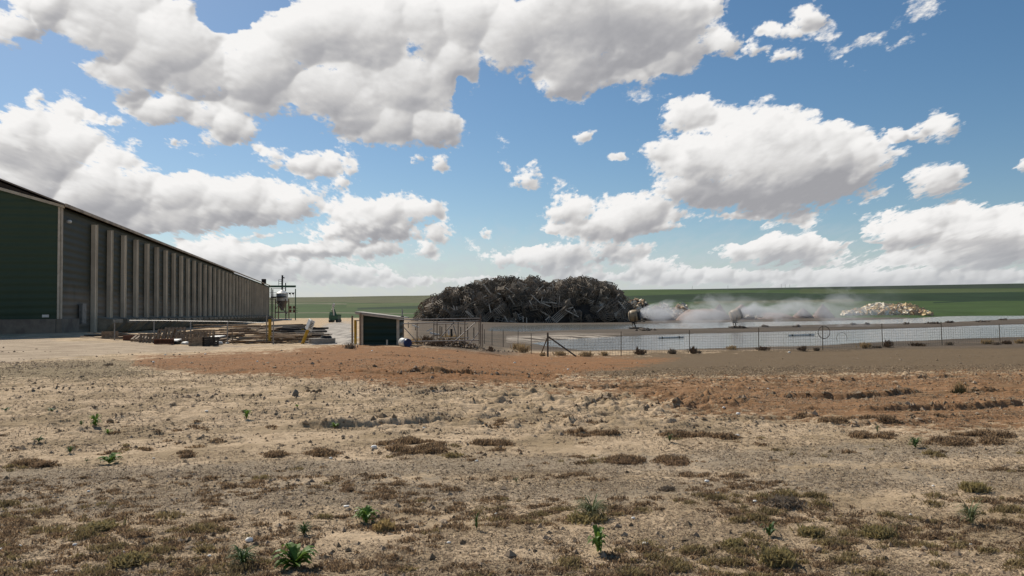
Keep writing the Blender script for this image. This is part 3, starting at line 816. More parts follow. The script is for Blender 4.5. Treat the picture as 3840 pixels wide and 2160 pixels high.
# stacked pallets (each one a thing): rows behind the rail
protoA = pallet_mb(None).build('wooden_pallet', M['wood']); protoB = pallet_mb(None, 2.4, 1.1, 9).build('wooden_pallet', M['woodp'])
stk = thing_list = []
first = {0: True, 1: True}
def pallet(kind, px, py, Y, rz=0, rx=0, dz=0, label='', group=None, s=1):
    src = protoA if kind == 0 else protoB
    o = src if first[kind] else src.copy()
    if not first[kind]: C.objects.link(o)
    first[kind] = False
    place(o, px, py, Y, rz, rx, 0, dz, s); tag(o, label, 'pallet', group)
    return o
YL = 49
gz = hz(at(800, 1290, YL).x, YL)
zc = at(1, 1220, YL).z
for col_, (pxc, n_, ytop) in enumerate(((765, 3, 1217), (830, 3, 1216), (888, 3, 1218))):
    for k in range(n_):
        p = at(pxc, 1217 + k * 9.5, YL + 2); o = pallet(1, pxc, 1220 + k * 10, YL + 2, rz=rnd.uniform(-.08, .08), label='grey pallet in the neat stack under the pipe rail', group='stacked pallets by the rail', s=.52)
for (px, py, Y, rz, rx, s) in ((560, 1281, 48, .1, 1.2, 1.0), (540, 1272, 49, .2, .2, 1.1), (620, 1262, 50, -.2, 1.15, 1.0), (655, 1258, 50, .1, 1.1, 1.1), (700, 1272, 49, .05, 1.3, 1.0), (735, 1278, 48, .1, 1.35, 1.0), (770, 1272, 48, -.1, 1.3, 1.0)):
    pallet(0, px, py, Y, rz, rx, label='weathered pallet tipped on edge in the scrap row by the barn', group='tipped pallets in the scrap row', s=s)
# crates
for i, (px, py, Y, L, W, H, m_, lab) in enumerate((
        (412, 1281, 52, .80, .6, .5, 'wood', 'grey open slatted crate nearest the first barn pilaster'),
        (615, 1283, 47, .95, .6, .35, 'woodr', 'low red brown crate left of the flat white box'),
        (505, 1279, 50, 1.1, .8, .38, 'woodr', 'wide red brown crate in the barn shadow'),
        (745, 1288, 46, .9, .7, .55, 'wood', 'grey slatted crate right of the flat white box'),
        (790, 1288, 46, .7, .7, .55, 'woodd', 'dark slatted crate left of the white topped box'))):
    o = crate_mb(L, W, H).build('slatted_crate', M[m_]); place(o, px, py, Y); o.location.z = hz(o.location.x, o.location.y); tag(o, lab, 'crate')
# white topped boxes
def lidded(px, py, L, W, H, label, mbody, rz):
    p = g(px, py); t = thing('lidded_box', p, label, 'box'); t.rotation_euler.z = rz
    t['_o'] = (0, 0, 0)
    MB().box((0, 0, H / 2 - .02), (L, W, H)).build('body', mbody, t)
    b_ = MB(); b_.prism([(-L / 2 - .03, -W / 2 - .03, H - .06), (-L / 2 - .03, W / 2 + .03, H + .02), (-L / 2 - .03, W / 2 + .03, H + .09), (-L / 2 - .03, -W / 2 - .03, H + .01)], (L + .06, 0, 0)); b_.build('lid', M['white'], t)
lidded(642, 1291, .95, .7, .22, 'low dark box with a flat white lid on the gravel edge', M['dark'], .05)
lidded(813, 1287, .75, .75, .42, 'brown box with a white lid in front of the pallets', M['wood'], -.25)
# loose planks
pl0 = MB().box((0, 0, 0), (3.2, .16, .05)).build('loose_plank', M['wood']); pl1 = MB().box((0, 0, 0), (2.6, .22, .06)).build('loose_plank', M['woodp']); pl2 = MB().box((0, 0, 0), (3.4, .2, .12)).build('loose_plank', M['woodd'])
cnt = [0, 0, 0]
def plank(k, px, py, Y, rz, ry, lab, grp, rx=0):
    src = (pl0, pl1, pl2)[k]
    o = src if cnt[k] == 0 else src.copy()
    if cnt[k]: C.objects.link(o)
    cnt[k] += 1
    p = at(px, py, Y); zg = hz(p.x, p.y) + .06
    o.location = (p.x, p.y, max(p.z, zg)); o.rotation_euler = (rx, ry, rz); tag(o, lab, 'plank', grp)
for i in range(64):
    px = rnd.uniform(730, 1000); top_ = 1214 + (abs(px - 880) / 130) ** 2 * 10
    py = rnd.uniform(top_ + 22 * (px < 900), 1284)
    plank(rnd.choice((0, 0, 1)), px, py, 49 + (1284 - py) / 70 * 7 + rnd.uniform(-.4, .4), rnd.gauss(0, .3), rnd.gauss(0, .05), 'grey brown plank in the loose lumber heap left of the gate', 'planks in the lumber heap by the rail', rnd.uniform(-.3, .3))
for i in range(44):
    px = rnd.uniform(1040, 1150); py = rnd.uniform(1220, 1258)
    plank(2, px, py, 52 + (1258 - py) / 38 * 12, rnd.gauss(0, .2), rnd.gauss(0, .03), 'nearly black timber in the dark lumber stack between the gate poles and the sign', 'dark timbers stacked behind the gateway', rnd.uniform(-.2, .2))
for i in range(30):
    px = rnd.uniform(1030, 1180); py = rnd.uniform(1250, 1275)
    plank(rnd.choice((0, 1)), px, py, 50 + rnd.uniform(-1, 3), rnd.gauss(0, .35), rnd.gauss(0, .04), 'brown plank lying on the ground in front of the dark lumber stack', 'planks on the ground by the gateway')
for i in range(26):
    px = rnd.uniform(380, 730); py = rnd.uniform(1250, 1286)
    plank(rnd.choice((0, 1, 2)), px, py, 52 + rnd.uniform(-1, 6), rnd.gauss(.1, .35), rnd.gauss(0, .1), 'scrap board lying in the shade along the barn side', 'scrap boards along the barn side')

# dirt heap of clods helper
def lumps(name, pts, m, rs, seed=1, squash=.7):
    """many small faceted stones/clods in one mesh"""
    r_ = np.random.RandomState(seed)
    n = len(pts)
    base = np.array([(1, 0, 0), (-1, 0, 0), (0, 1, 0), (0, -1, 0), (0, 0, 1), (0, 0, -.6), ], float)
    tri = np.array([(0, 2, 4), (2, 1, 4), (1, 3, 4), (3, 0, 4), (2, 0, 5), (1, 2, 5), (3, 1, 5), (0, 3, 5)])
    V = base[None] * (1 + r_.uniform(-.35, .35, (n, 6, 1))) + r_.uniform(-.25, .25, (n, 6, 3))
    V[:, :, 2] *= squash
    a = r_.uniform(0, 6.28, n); ca, sa = np.cos(a)[:, None], np.sin(a)[:, None]
    X = V[:, :, 0] * ca - V[:, :, 1] * sa; Y = V[:, :, 0] * sa + V[:, :, 1] * ca
    V = np.stack([X, Y, V[:, :, 2]], -1) * np.asarray(rs)[:, None, None] + np.asarray(pts)[:, None, :]
    Fc = (tri[None] + np.arange(n)[:, None, None] * 6).reshape(-1, 3)
    mi = None
    if isinstance(m, list): mi = np.repeat(r_.randint(0, len(m), n), 8)
    return npmesh(name, V.reshape(-1, 3), Fc, None if isinstance(m, list) else m, False, mats=m if isinstance(m, list) else [m], matidx=mi)

# ================================================================ gates and wire fence
def member_set(parent, Y, segs, r, m, name):
    for (x0, y0, x1, y1) in segs:
        a, b = at(x0, y0, Y), at(x1, y1, Y)
        MB().tube([a, b], r, 8).build(name, m, parent)
GY = 43.5
ptg = lambda px, py, Y: (at(px, py, Y).x, Y, hz(at(px, py, Y).x, Y))
gt = thing('pipe_gate', ptg(1640, 1290, GY), 'long low pipe gate with diagonal braces right of the green shed', 'gate')
gt['_o'] = tuple(gt.location)
steel = M['steel'](); rust = M['rust']()
member_set(gt, GY, [(1497, 1199, 1800, 1194), (1512, 1214, 1800, 1204), (1530, 1281, 1798, 1276)], .03, steel, 'rail')
member_set(gt, GY, [(1512, 1214, 1512, 1290), (1564, 1214, 1564, 1280), (1796, 1196, 1797, 1290), (1743, 1196, 1743, 1290)], .028, rust, 'upright')
member_set(gt, GY, [(1515, 1228, 1562, 1280), (1788, 1205, 1700, 1284), (1800, 1240, 1760, 1292)], .025, steel, 'brace')
gt2 = thing('pipe_gate', ptg(1700, 1268, 48), 'second pipe gate frame standing behind the long gate', 'gate')
gt2['_o'] = tuple(gt2.location)
member_set(gt2, 48, [(1625, 1215, 1755, 1214), (1640, 1268, 1760, 1266)], .028, steel, 'rail')
member_set(gt2, 48, [(1627, 1196, 1627, 1286), (1639, 1180, 1639, 1272), (1672, 1216, 1672, 1262), (1718, 1208, 1718, 1272)], .03, rust, 'upright')
member_set(gt2, 48, [(1706, 1204, 1650, 1268), (1700, 1220, 1716, 1275)], .03, steel, 'brace')
post('gate_post', 1509, 1160, 1288, .04, M['steel'], 'tall grey gate post at the right edge of the green shed', 'post', Y=46.5)
post('gate_post', 1502, 1215, 1290, .045, M['wood'], 'brown gate post just right of the shed corner', 'post', Y=46)
post('gate_post', 1803, 1180, 1292, .032, M['rust'], 'tall grey gate post ending the long pipe gate', 'post', Y=43.2)
post('gate_post', 1810, 1215, 1293, .025, M['rust'], 'rusty gate post right of the tall grey one', 'post', Y=43)
b_ = MB(); b_.beam(at(1683, 1238, 50), at(1683, 1257, 50), .09); tag(b_.build('marker_post', M['white'](), origin=at(1683, 1262, 50)), 'short white marker stake behind the gates', 'stake')
b_ = MB(); b_.beam(at(1693, 1233, 50), at(1693, 1262, 50), .13); tag(b_.build('marker_post', M['dark'](), origin=at(1693, 1262, 50)), 'short black stake beside the white marker', 'stake')
# yard oddments beyond the gates
for (a, b, w, m_, lab, Y) in (((1545, 1218, 1570, 1228), 0, .16, 'white', 'white plastic sheet on the ground behind the gates', 60), ((1600, 1242, 1622, 1232), 0, .12, 'galvroof', 'pale pipe leaning beyond the long gate', 54), ((1612, 1248, 1648, 1256), 0, .22, 'galvroof', 'pale curved trough lying behind the gates', 54), ((1620, 1260, 1655, 1256), 0, .1, 'wood', 'grey board lying behind the gates', 52)):
    b_ = MB(); b_.beam(at(a[0], a[1], Y), at(a[2], a[3], Y), w, w * .6); o = b_.build({'white': 'plastic_sheet', 'galvroof': 'scrap_pipe', 'wood': 'scrap_board'}[m_], M[m_], origin=at(a[0], a[1], Y)); tag(o, lab, 'scrap')
i_ = 0
for px, pt, pb in ((1650, 1222, 1268), (1657, 1225, 1270), (1728, 1226, 1270), (1754, 1225, 1272), (1777, 1228, 1262), (1531, 1208, 1226), (1558, 1215, 1234)):
    post('thin_post', px, pt, pb, .035, M['tpost'], 'thin dark stake in the yard behind the gates', 'stake', Y=52 if pb > 1250 else 70, group='thin stakes behind the gates')

tpost = M['tpost']()
FPOSTS = [(1817, 1235, 1290), (1845, 1235, 1296), (1887, 1238, 1304), (1942, 1240, 1292), (1992, 1250, 1326), (2329, 1243, 1334), (2585, 1237, 1318), (2845, 1228, 1317), (3085, 1221, 1313), (3310, 1213, 1301), (3533, 1207, 1296), (3750, 1216, 1284), (3975, 1205, 1275)]
fbase = [g(px, pb) for px, pt, pb in FPOSTS]
corner = g(2054, 1338)
fence = thing('wire_fence', corner, 'woven wire fence on dark steel posts running along the near pond', 'fence')
lean = {3310: -.05, 3533: -.06, 3750: -.05, 1942: .02}
tops = []
for (px, pt, pb), p in zip(FPOSTS, fbase):
    t = at(px, pt, p.y); tp_ = Vector((t.x + 1.4 * lean.get(px, 0), p.y, t.z))
    tops.append(tp_)
    b_ = MB(); b_.beam(p - Vector((0, 0, .2)), tp_, .042, .042); b_.beam(p + Vector((0, -.03, -.1)), tp_ + Vector((0, -.03, 0)), .02, .02)
    b_.build('post', tpost, fence)
ct = at(2054, 1247, corner.y)
MB().tube([corner - Vector((0, 0, .2)), ct], .055, 10).build('corner_post', tpost, fence)
bl = g(2027, 1331); brr = g(2161, 1338)
MB().tube([at(2051, 1270, corner.y), bl], .035, 8).build('brace', tpost, fence)
MB().tube([at(2057, 1263, corner.y), brr], .045, 8).build('brace', tpost, fence)
line = [(corner, ct)] + list(zip(fbase[5:], tops[5:]))
w_ = MB()
for (b0, t0), (b1, t1) in zip(line[:-1], line[1:]):
    H0 = .95; nseg = 13
    top0 = b0 + (t0 - b0) * .80; top1 = b1 + (t1 - b1) * .80
    for k in range(8):
        q = k / 7
        a = b0.lerp(top0, q); c = b1.lerp(top1, q)
        prev = a
        for s_ in range(1, 5):
            u = s_ / 4; cur = a.lerp(c, u) - Vector((0, 0, .03 * math.sin(math.pi * u)))
            w_.beam(prev, cur, .011, .011); prev = cur
    for s_ in range(1, nseg * 2):
        u = s_ / (nseg * 2)
        a = b0.lerp(b1, u) - Vector((0, 0, .03)); c = top0.lerp(top1, u) - Vector((0, 0, .03))
        w_.beam(a, c, .010, .010)
w_.build('wire_mesh', mat('fence_wire', (.22, .20, .17), .6, metal=.2), fence)
def hoop(px, py, rpx, Y, label, arc=(0, 2 * math.pi), r=.016, tilt=0):
    c = at(px, py, Y); rr = rpx * Y / F; b_ = MB(); n = 36
    pts = [c + Vector((rr * math.cos(arc[0] + (arc[1] - arc[0]) * i / n), tilt * math.sin(i), rr * math.sin(arc[0] + (arc[1] - arc[0]) * i / n) * 1.05)) for i in range(n + 1)]
    b_.tube(pts, r, 6); return tag(b_.build('wire_hoop', tpost, origin=c), label, 'hoop')
yh = fbase[8].y - .1
hoop(3090, 1246, 22, yh, 'dark hose hoop hanging round a fence post', r=.022)
hoop(3157, 1268, 20, yh, 'thin wire arch standing by the fence right of the hose hoop', arc=(-.5, math.pi + .5), r=.012)

# ================================================================ scrap heap of racks
HPX = np.array([1555, 1580, 1600, 1640, 1700, 1760, 1850, 1920, 1990, 2060, 2140, 2200, 2260, 2300, 2330, 2350, 2365])
HPY = np.array([1207, 1185, 1150, 1115, 1085, 1072, 1052, 1046, 1052, 1062, 1055, 1048, 1062, 1082, 1120, 1170, 1207.])
HY = 200.0
hx0, hx1 = at(1558, 1205, HY).x, at(2362, 1205, HY).x
hg = -.9
def heap_h(x, y):
    px = 1920 + F * x / HY
    top = np.interp(px, HPX - 2, HPY)
    H = np.maximum((1207 - top) / F * HY - .8, 0)
    dy = (y - HY - 2) / 12.0
    prof = np.clip(1 - np.abs(dy) ** 2.2, 0, 1) ** .6
    return H * prof
r2 = np.random.RandomState(3)
gx = np.linspace(hx0 - 1, hx1 + 1, 130); gy = np.linspace(HY - 12, HY + 16, 60)
GX, GYY = np.meshgrid(gx, gy, indexing='xy')
x, y = GX.ravel(), GYY.ravel()
hh = heap_h(x, y) * .90 + fbm(x / 2.2, y / 2.2, 3, 71) * 1.0 * (heap_h(x, y) > .5) + hg - .35
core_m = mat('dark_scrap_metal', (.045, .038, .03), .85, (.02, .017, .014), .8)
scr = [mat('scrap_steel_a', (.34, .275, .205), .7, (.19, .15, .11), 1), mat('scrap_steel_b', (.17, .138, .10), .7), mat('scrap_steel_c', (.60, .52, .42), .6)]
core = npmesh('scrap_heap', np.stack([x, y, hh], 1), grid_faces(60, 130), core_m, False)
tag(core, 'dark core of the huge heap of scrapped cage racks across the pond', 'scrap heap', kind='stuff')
# loose slats of the heap
def heap_surface_pt():
    while True:
        x = r2.uniform(hx0, hx1); y = HY - 12 + 14 * r2.rand() ** .8
        h = float(heap_h(np.array([x]), np.array([y]))[0])
        if h > .15 or r2.rand() < .1: return x, y, h + hg
w_ = MB(); 
slats = [MB(), MB(), MB()]
for i in range(820):
    x, y, z = heap_surface_pt()
    L = r2.uniform(2.2, 5.0); k = r2.choice([0, 1, 2], p=[.30, .58, .12])
    cl = fbm(np.array([x / 5.0]), np.array([(z + y * .3) / 4.0]), 2, 77)[0] * 4.5
    ang = cl + r2.normal(0, .5); ya = r2.normal(0, .45)
    d = Vector((math.cos(ang) * math.cos(ya), math.sin(ya), math.sin(ang) * math.cos(ya)))
    q = Vector((-math.sin(ang), r2.normal(0, .5), math.cos(ang))).normalized()
    nb = r2.randint(1, 7); sp_ = r2.uniform(.32, .55); w_b = r2.uniform(.08, .15) if nb > 2 else r2.uniform(.13, .24)
    c = Vector((x, y - .3, z - .2 + r2.uniform(-.3, .3)))
    for m_ in range(nb):
        cc = c + q * sp_ * (m_ - nb / 2) + d * r2.normal(0, .12)
        slats[k].beam(cc - d * L / 2, cc + d * L / 2, w_b, w_b * r2.uniform(.6, 2.0))
    if nb > 3:
        for e_ in (-.45, .45): slats[k].beam(c + d * L * e_ - q * sp_ * nb / 2, c + d * L * e_ + q * sp_ * nb / 2, w_b, w_b)
for k in range(3):
    o = slats[k].build('scrap_slats', scr[k]); tag(o, ['dull brown grey slats packed through the scrap heap', 'dark slats packed through the scrap heap', 'lighter steel slats packed through the scrap heap'][k], 'scrap slats', kind='stuff')
# racks: a few forms, each a thing
def rack_mb(L, W, H, nb, t, shelves=2):
    mb = MB()
    for z in [H * k / (shelves - 1) - H / 2 for k in range(shelves)]:
        for s in (-1, 1):
            mb.box((0, s * W / 2, z), (L, t, t)); mb.box((s * L / 2, 0, z), (t, W, t))
        for i in range(1, nb): mb.box((-L / 2 + L * i / nb, 0, z), (t * .7, W, t * .7))
    for i in range(nb + 1):
        for s in (-1, 1): mb.box((-L / 2 + L * i / nb, s * W / 2, 0), (t * .8, t * .8, H))
    return mb
racks = [rack_mb(3.4, 1.6, 1.1, 5, .10, 3).build('cage_rack', scr[0]), rack_mb(2.6, 1.6, .7, 6, .09, 2).build('cage_rack', scr[1]), rack_mb(4.0, 1.2, 1.2, 8, .10, 4).build('cage_rack', scr[0])]
usedr = [0, 0, 0]
edge_px = [1605, 1640, 1690, 1715, 1760, 1790, 1830, 1870, 1900, 1935, 1965, 2000, 2040, 2080, 2120, 2150, 2185, 2215, 2240, 2270, 2290]
for i in range(270):
    k = int(r2.choice(3, p=[.4, .35, .25]))
    o = racks[k] if usedr[k] == 0 else racks[k].copy()
    if usedr[k]: C.objects.link(o)
    usedr[k] += 1
    if i < len(edge_px) * 2:
        px = edge_px[i % len(edge_px)] + r2.uniform(-12, 12); x = px / 1 * 0 + at(px, 1100, HY).x; y = HY + r2.uniform(-2, 4)
        z = float(heap_h(np.array([x]), np.array([y]))[0]) + hg + .25
        rot = (r2.normal(0, .18), r2.normal(0, .22), r2.normal(0, .4))
        lab, grp = 'dark cage rack lying along the top edge of the scrap heap', 'racks on the crest of the scrap heap'
    else:
        x, y, z = heap_surface_pt()
        rot = (r2.uniform(-1.6, 1.6), r2.uniform(-1.3, 1.3), r2.uniform(-3, 3))
        z += .0
        lab, grp = 'dark cage rack tumbled on the face of the scrap heap', 'racks on the face of the scrap heap'
    o.location = (x, y, z); o.rotation_euler = rot; s = r2.uniform(.9, 1.35); o.scale = (s, s, s)
    tag(o, lab, 'cage rack', grp)
# long pale beams seen on the face
lm = [mat('pale_scrap_beam', (.62, .56, .47), .6), ]
for i, (x0, y0, x1, y1) in enumerate(((1812, 1064, 1842, 1104), (1992, 1105, 2030, 1140), (2030, 1135, 2065, 1150), (2035, 1132, 2088, 1137), (2120, 1162, 2170, 1188), (2120, 1160, 2150, 1152), (1988, 1130, 1998, 1155), (1892, 1185, 1905, 1208), (1912, 1203, 1945, 1213), (1961, 1185, 1962, 1208), (1975, 1190, 1975, 1212), (1834, 1143, 1840, 1172), (1984, 1126, 1994, 1145), (1750, 1165, 1775, 1188), (1745, 1166, 1768, 1190), (2152, 1158, 2162, 1178), (2028, 1140, 2034, 1112), (2070, 1058, 2077, 1078), (1797, 1124, 1825, 1108), (1700, 1146, 1706, 1162), (1712, 1148, 1714, 1162), (1895, 1077, 1925, 1100), (1862, 1097, 1878, 1104), (2016, 1090, 2040, 1070), (2060, 1188, 2045, 1200), (2320, 1130, 2345, 1160), (2240, 1170, 2262, 1150))):
    Yb = HY - 12.5 + (1207 - (y0 + y1) / 2) / 160 * 7
    a, b = at(x0, y0, Yb), at(x1, y1, Yb)
    o = MB().beam(a, b, .19, .22).build('steel_beam', lm[0], origin=a)
    tag(o, 'pale straight beam sticking out of the dark scrap heap', 'beam', 'pale beams on the scrap heap')

# ================================================================ heaps beyond the ponds
def mound(name, px, pyb, pyt, halfw, Y, m, label, seed=0, flat=1.0, group=None):
    c = at(px, pyb, Y); z0 = hz(c.x, c.y); H = at(px, pyt, Y).z - z0; rw = halfw * Y / F
    nr, na = 26, 56
    rr_ = np.linspace(0, 1, nr); an = np.linspace(0, 2 * np.pi, na)
    RR, AN = np.meshgrid(rr_, an, indexing='ij')
    x = RR * np.cos(AN) * rw; y = RR * np.sin(AN) * rw * .75
    n = fbm(x / 2.5 + seed * 9, y / 2.5, 4, 81 + seed)
    prof = (1 - RR ** 1.15) if flat == 1 else (1 - RR ** flat)
    z = H * np.clip(prof * (1 + .22 * n * (1 - RR * .5)), 0, 2) - .35 * RR
    o = npmesh(name, np.stack([x.ravel(), y.ravel(), z.ravel()], 1), grid_faces(nr, na), m, True)
    o.location = (c.x, c.y, z0); return tag(o, label, 'mound', group)
dirt_m = mat('pinkish_dirt', (.30, .20, .15), .95, (.22, .145, .11), .6, bump=.6, bscale=3)
mound('dirt_mound', 2697, 1172, 1137, 44, 232, dirt_m, 'tall pinkish dirt mound left of the second spray cannon', 1)
mound('dirt_mound', 2640, 1196, 1156, 110, 224, dirt_m, 'broad flat topped dirt mound between the two spray cannons', 2, flat=3)
mound('dirt_mound', 2782, 1190, 1146, 62, 228, dirt_m, 'tan dirt mound directly behind the second spray cannon', 3, flat=1.6)
mound('dirt_mound', 2462, 1192, 1148, 76, 222, dirt_m, 'dirt mound behind the mist of the first spray cannon', 4, flat=1.5)
mound('dirt_mound', 3010, 1186, 1151, 46, 250, dirt_m, 'small dirt mound in the mist right of the second spray cannon', 5)
mound('dirt_mound', 3086, 1186, 1144, 48, 250, dirt_m, 'sharp dirt mound at the right end of the mist', 6)
mound('dirt_mound', 2900, 1192, 1172, 90, 246, dirt_m, 'low dirt bank in the mist right of the second spray cannon', 7, flat=2.5)

def rubble(name, px0, px1, pyb, prof, Y, mats_, label, n, size, seed):
    """heap of angular slabs and bags as one mass"""
    r_ = random.Random(seed)
    sets = [MB() for _ in mats_]
    for i in range(n):
        px = r_.uniform(px0, px1)
        top = np.interp(px, [p[0] for p in prof], [p[1] for p in prof])
        q = r_.random() ** .8
        yy = Y + q * 7
        py = pyb + (top - pyb) * q
        p = at(px, py, yy); s = size * r_.uniform(.5, 1.5)
        e = Matrix.Rotation(r_.uniform(-1, 1), 3, 'X') @ Matrix.Rotation(r_.uniform(-1, 1), 3, 'Y') @ Matrix.Rotation(r_.uniform(0, 6), 3, 'Z')
        k = min(len(mats_) - 1, int(abs(r_.gauss((px - px0) / (px1 - px0) * len(mats_) * .55, .9)) % len(mats_)))
        vs = []
        for a in (-1, 1):
            for b in (-1, 1):
                for d in (-1, 1): vs.append(e @ Vector((a * s * r_.uniform(.5, 1.2), b * s * r_.uniform(.3, .8), d * s * r_.uniform(.12, .5))) + p)
        sets[k].add(vs, [(0, 1, 3, 2), (4, 6, 7, 5), (0, 4, 5, 1), (2, 3, 7, 6), (0, 2, 6, 4), (1, 5, 7, 3)])
    mb = MB(); idx = []
    for k, s_ in enumerate(sets):
        mb.add(s_.v, s_.f); idx += [k] * len(s_.f)
    o = mb.build(name, mats_[0], origin=at((px0 + px1) / 2, pyb, Y))
    for m_ in mats_[1:]: o.data.materials.append(m_)
    o.data.polygons.foreach_set('material_index', idx); return tag(o, label, 'rubble heap', kind='stuff')
rw_ = mat('white_rubble', (.70, .62, .49), .8, (.55, .47, .35)); ry_ = mat('yellow_foam', (.72, .54, .30), .8, (.6, .43, .23)); rt_ = mat('tan_rubble', (.48, .33, .20), .8); rd_ = mat('dark_rubble', (.16, .13, .11), .9)
rubble('rubble_heap', 3165, 3485, 1184, [(3165, 1183), (3205, 1170), (3260, 1153), (3290, 1146), (3400, 1148), (3440, 1158), (3485, 1178)], 286, [rw_, ry_, rt_, rd_], 'heap of white and yellow building rubble on the far shore', 620, 1.25, 5)
rubble('rubble_heap', 2335, 2425, 1200, [(2335, 1140), (2350, 1132), (2400, 1126), (2425, 1150)], 216, [rw_, rt_, rd_, rd_], 'heap of pale scrap wood next to the dark rack heap', 320, .75, 6)
rubble('rubble_heap', 2425, 2575, 1190, [(2425, 1160), (2500, 1142), (2530, 1160), (2560, 1143), (2575, 1150)], 230, [rw_, rw_, rt_, rd_], 'scattered white slabs seen through the first mist plume', 150, .75, 8)
rubble('rubble_heap', 2795, 2860, 1192, [(2795, 1182), (2820, 1180), (2860, 1186)], 214, [rw_, rw_, rt_, rd_], 'few white slabs low behind the second spray cannon', 16, .5, 9)

# ================================================================ spray cannons on the berm
def cannon(px, pyb, cxp, cyp, ax, label):
    p = g(px, pyb); Y = p.y
    t = thing('spray_cannon', p, label, 'spray cannon')
    c = at(cxp, cyp, Y); ax = Vector(ax).normalized(); k = Y / F
    R0 = 22.5 * k
    b_ = MB(); b_.lathe(c, ax, [(-20 * k, R0 * .55), (-19 * k, R0 * .72), (-14 * k, R0 * .90), (-4 * k, R0), (8 * k, R0 * .97), (16 * k, R0 * .86)], 28); b_.build('housing', M['cream'], t, smooth=True)
    b_ = MB(); b_.lathe(c, ax, [(-15.5 * k, R0 * .93), (-14 * k, R0 * .94), (-13 * k, R0 * .93)], 28); b_.build('band', M['rust'], t)
    b_ = MB(); b_.lathe(c, ax, [(15 * k, R0 * .90), (23 * k, R0 * .88), (23 * k, R0 * .74), (16 * k, R0 * .5), (17 * k, R0 * .1)], 28); b_.build('nozzle_ring', M['dark'], t)
    b_ = MB(); b_.tube([c + Vector((0, -R0 * 1.05, 0)), c + Vector((0, -R0 * .8, -R0 * 1.0)), c + Vector((0, 0, -R0 * 1.25)), c + Vector((0, R0 * .8, -R0 * 1.0)), c + Vector((0, R0 * 1.05, 0))], .06, 8)
    b_.tube([c + Vector((-R0 * .9, -R0 * .5, -R0 * .5)), c + Vector((-R0 * .3, 0, -R0 * 1.2)), c + Vector((R0 * .9, -R0 * .5, -R0 * .5))], .05, 8); b_.build('yoke', M['dark'], t)
    b_ = MB(); b_.tube([(p.x, p.y, p.z + .15), (c.x, c.y, c.z - R0 * 1.2)], .09, 10); b_.box((c.x, c.y, c.z - R0 * 1.22), (.75, .5, .12)); b_.build('stand', M['dark'], t)
    b_ = MB()
    for s in (-1, 1): b_.box((p.x, p.y + s * .55, p.z + .1), (2.0, .16, .2))
    b_.box((p.x + .1, p.y, p.z + .2), (1.4, 1.2, .10)); b_.build('sled', M['rust'], t)
    b_ = MB(); b_.tube([c + Vector((-.2, -.1, -R0 * 1.1)), Vector((p.x - .55, p.y - .3, p.z + .9)), Vector((p.x - .5, p.y - .6, p.z + .3)), Vector((p.x + .2, p.y - 2.2, p.z + .12)), Vector((p.x + .5, p.y - 4.5, hz(p.x + .5, p.y - 4.5) + .05))], .06, 8); b_.build('hose', M['rust'], t)
    return c, ax, k, R0, p
c1 = cannon(2384, 1233, 2378, 1184, (1, -.32, .10), 'cream spray cannon nearest the dark rack heap blowing mist to the right')
c2 = cannon(2760, 1229, 2757, 1182, (1, -.10, .34), 'cream spray cannon standing alone on the berm between the ponds')

def mist(c, ax, k, R0, length, spread, rise, dens, label, seed):
    m, nt = newmat('mist_%d' % seed); T = NT(nt)
    out = T.n('ShaderNodeOutputMaterial')
    co = T.n('ShaderNodeTexCoord').outputs['Object']
    sp = T.n('ShaderNodeSeparateXYZ'); nt.links.new(co, sp.inputs[0]); X = sp.outputs[0]
    # centre line rises, radius grows
    rad = T.math('ADD', T.math('MULTIPLY', T.math('POWER', T.math('MAXIMUM', X, 0), .7), spread), R0 * .8)
    nz = T.noise(T.vmath('ADD', T.vmath('MULTIPLY', co, (.22, .4, .45)), (seed * 7, 0, 0)), 1, 5, .62, .4)
    yy = sp.outputs[1]; zz = T.math('SUBTRACT', sp.outputs[2], T.math('MULTIPLY', X, rise))
    rr = T.math('SQRT', T.math('ADD', T.math('MULTIPLY', yy, yy), T.math('MULTIPLY', zz, zz)))
    q = T.math('DIVIDE', rr, rad)
    q = T.math('ADD', q, T.math('MULTIPLY', T.math('SUBTRACT', nz, .5), 3.4))
    body = T.ss(q, 1.0, .15)
    fall = T.math('DIVIDE', dens, T.math('ADD', 1.0, T.math('MULTIPLY', T.math('POWER', T.math('MAXIMUM', X, 0), 1.35), .16)))
    end = T.ss(X, length, length * .35)
    d = T.math('MULTIPLY', T.math('MULTIPLY', body, fall), end)
    vs = T.n('ShaderNodeVolumePrincipled'); vs.inputs['Color'].default_value = (.93, .94, .97, 1); vs.inputs['Anisotropy'].default_value = .2
    T.set(vs.inputs['Density'], d); nt.links.new(vs.outputs[0], out.inputs['Volume'])
    mb = MB(); n = 16
    prof = []
    pts = []; rads = []
    for i in range(n):
        xx = length * i / (n - 1); r_ = (xx ** .7 * spread + R0 * .8) * 1.35
        pts.append((xx, 0, xx * rise)); rads.append(r_)
    mb.tube(pts, rads, 20)
    o = mb.build('mist', m)
    import bmesh
    bm = bmesh.new(); bm.from_mesh(o.data); bmesh.ops.recalc_face_normals(bm, faces=bm.faces); bm.to_mesh(o.data); bm.free()
    o.location = c + ax * 22 * k
    tag(o, label, 'mist', kind='stuff'); return o
mist(*c1[:4], 24, .40, .01, 1.25, 'white mist blown by the spray cannon beside the dark heap', 1)
mist(*c2[:4], 27, .36, .02, 1.35, 'white mist drifting right from the spray cannon on the berm', 2)

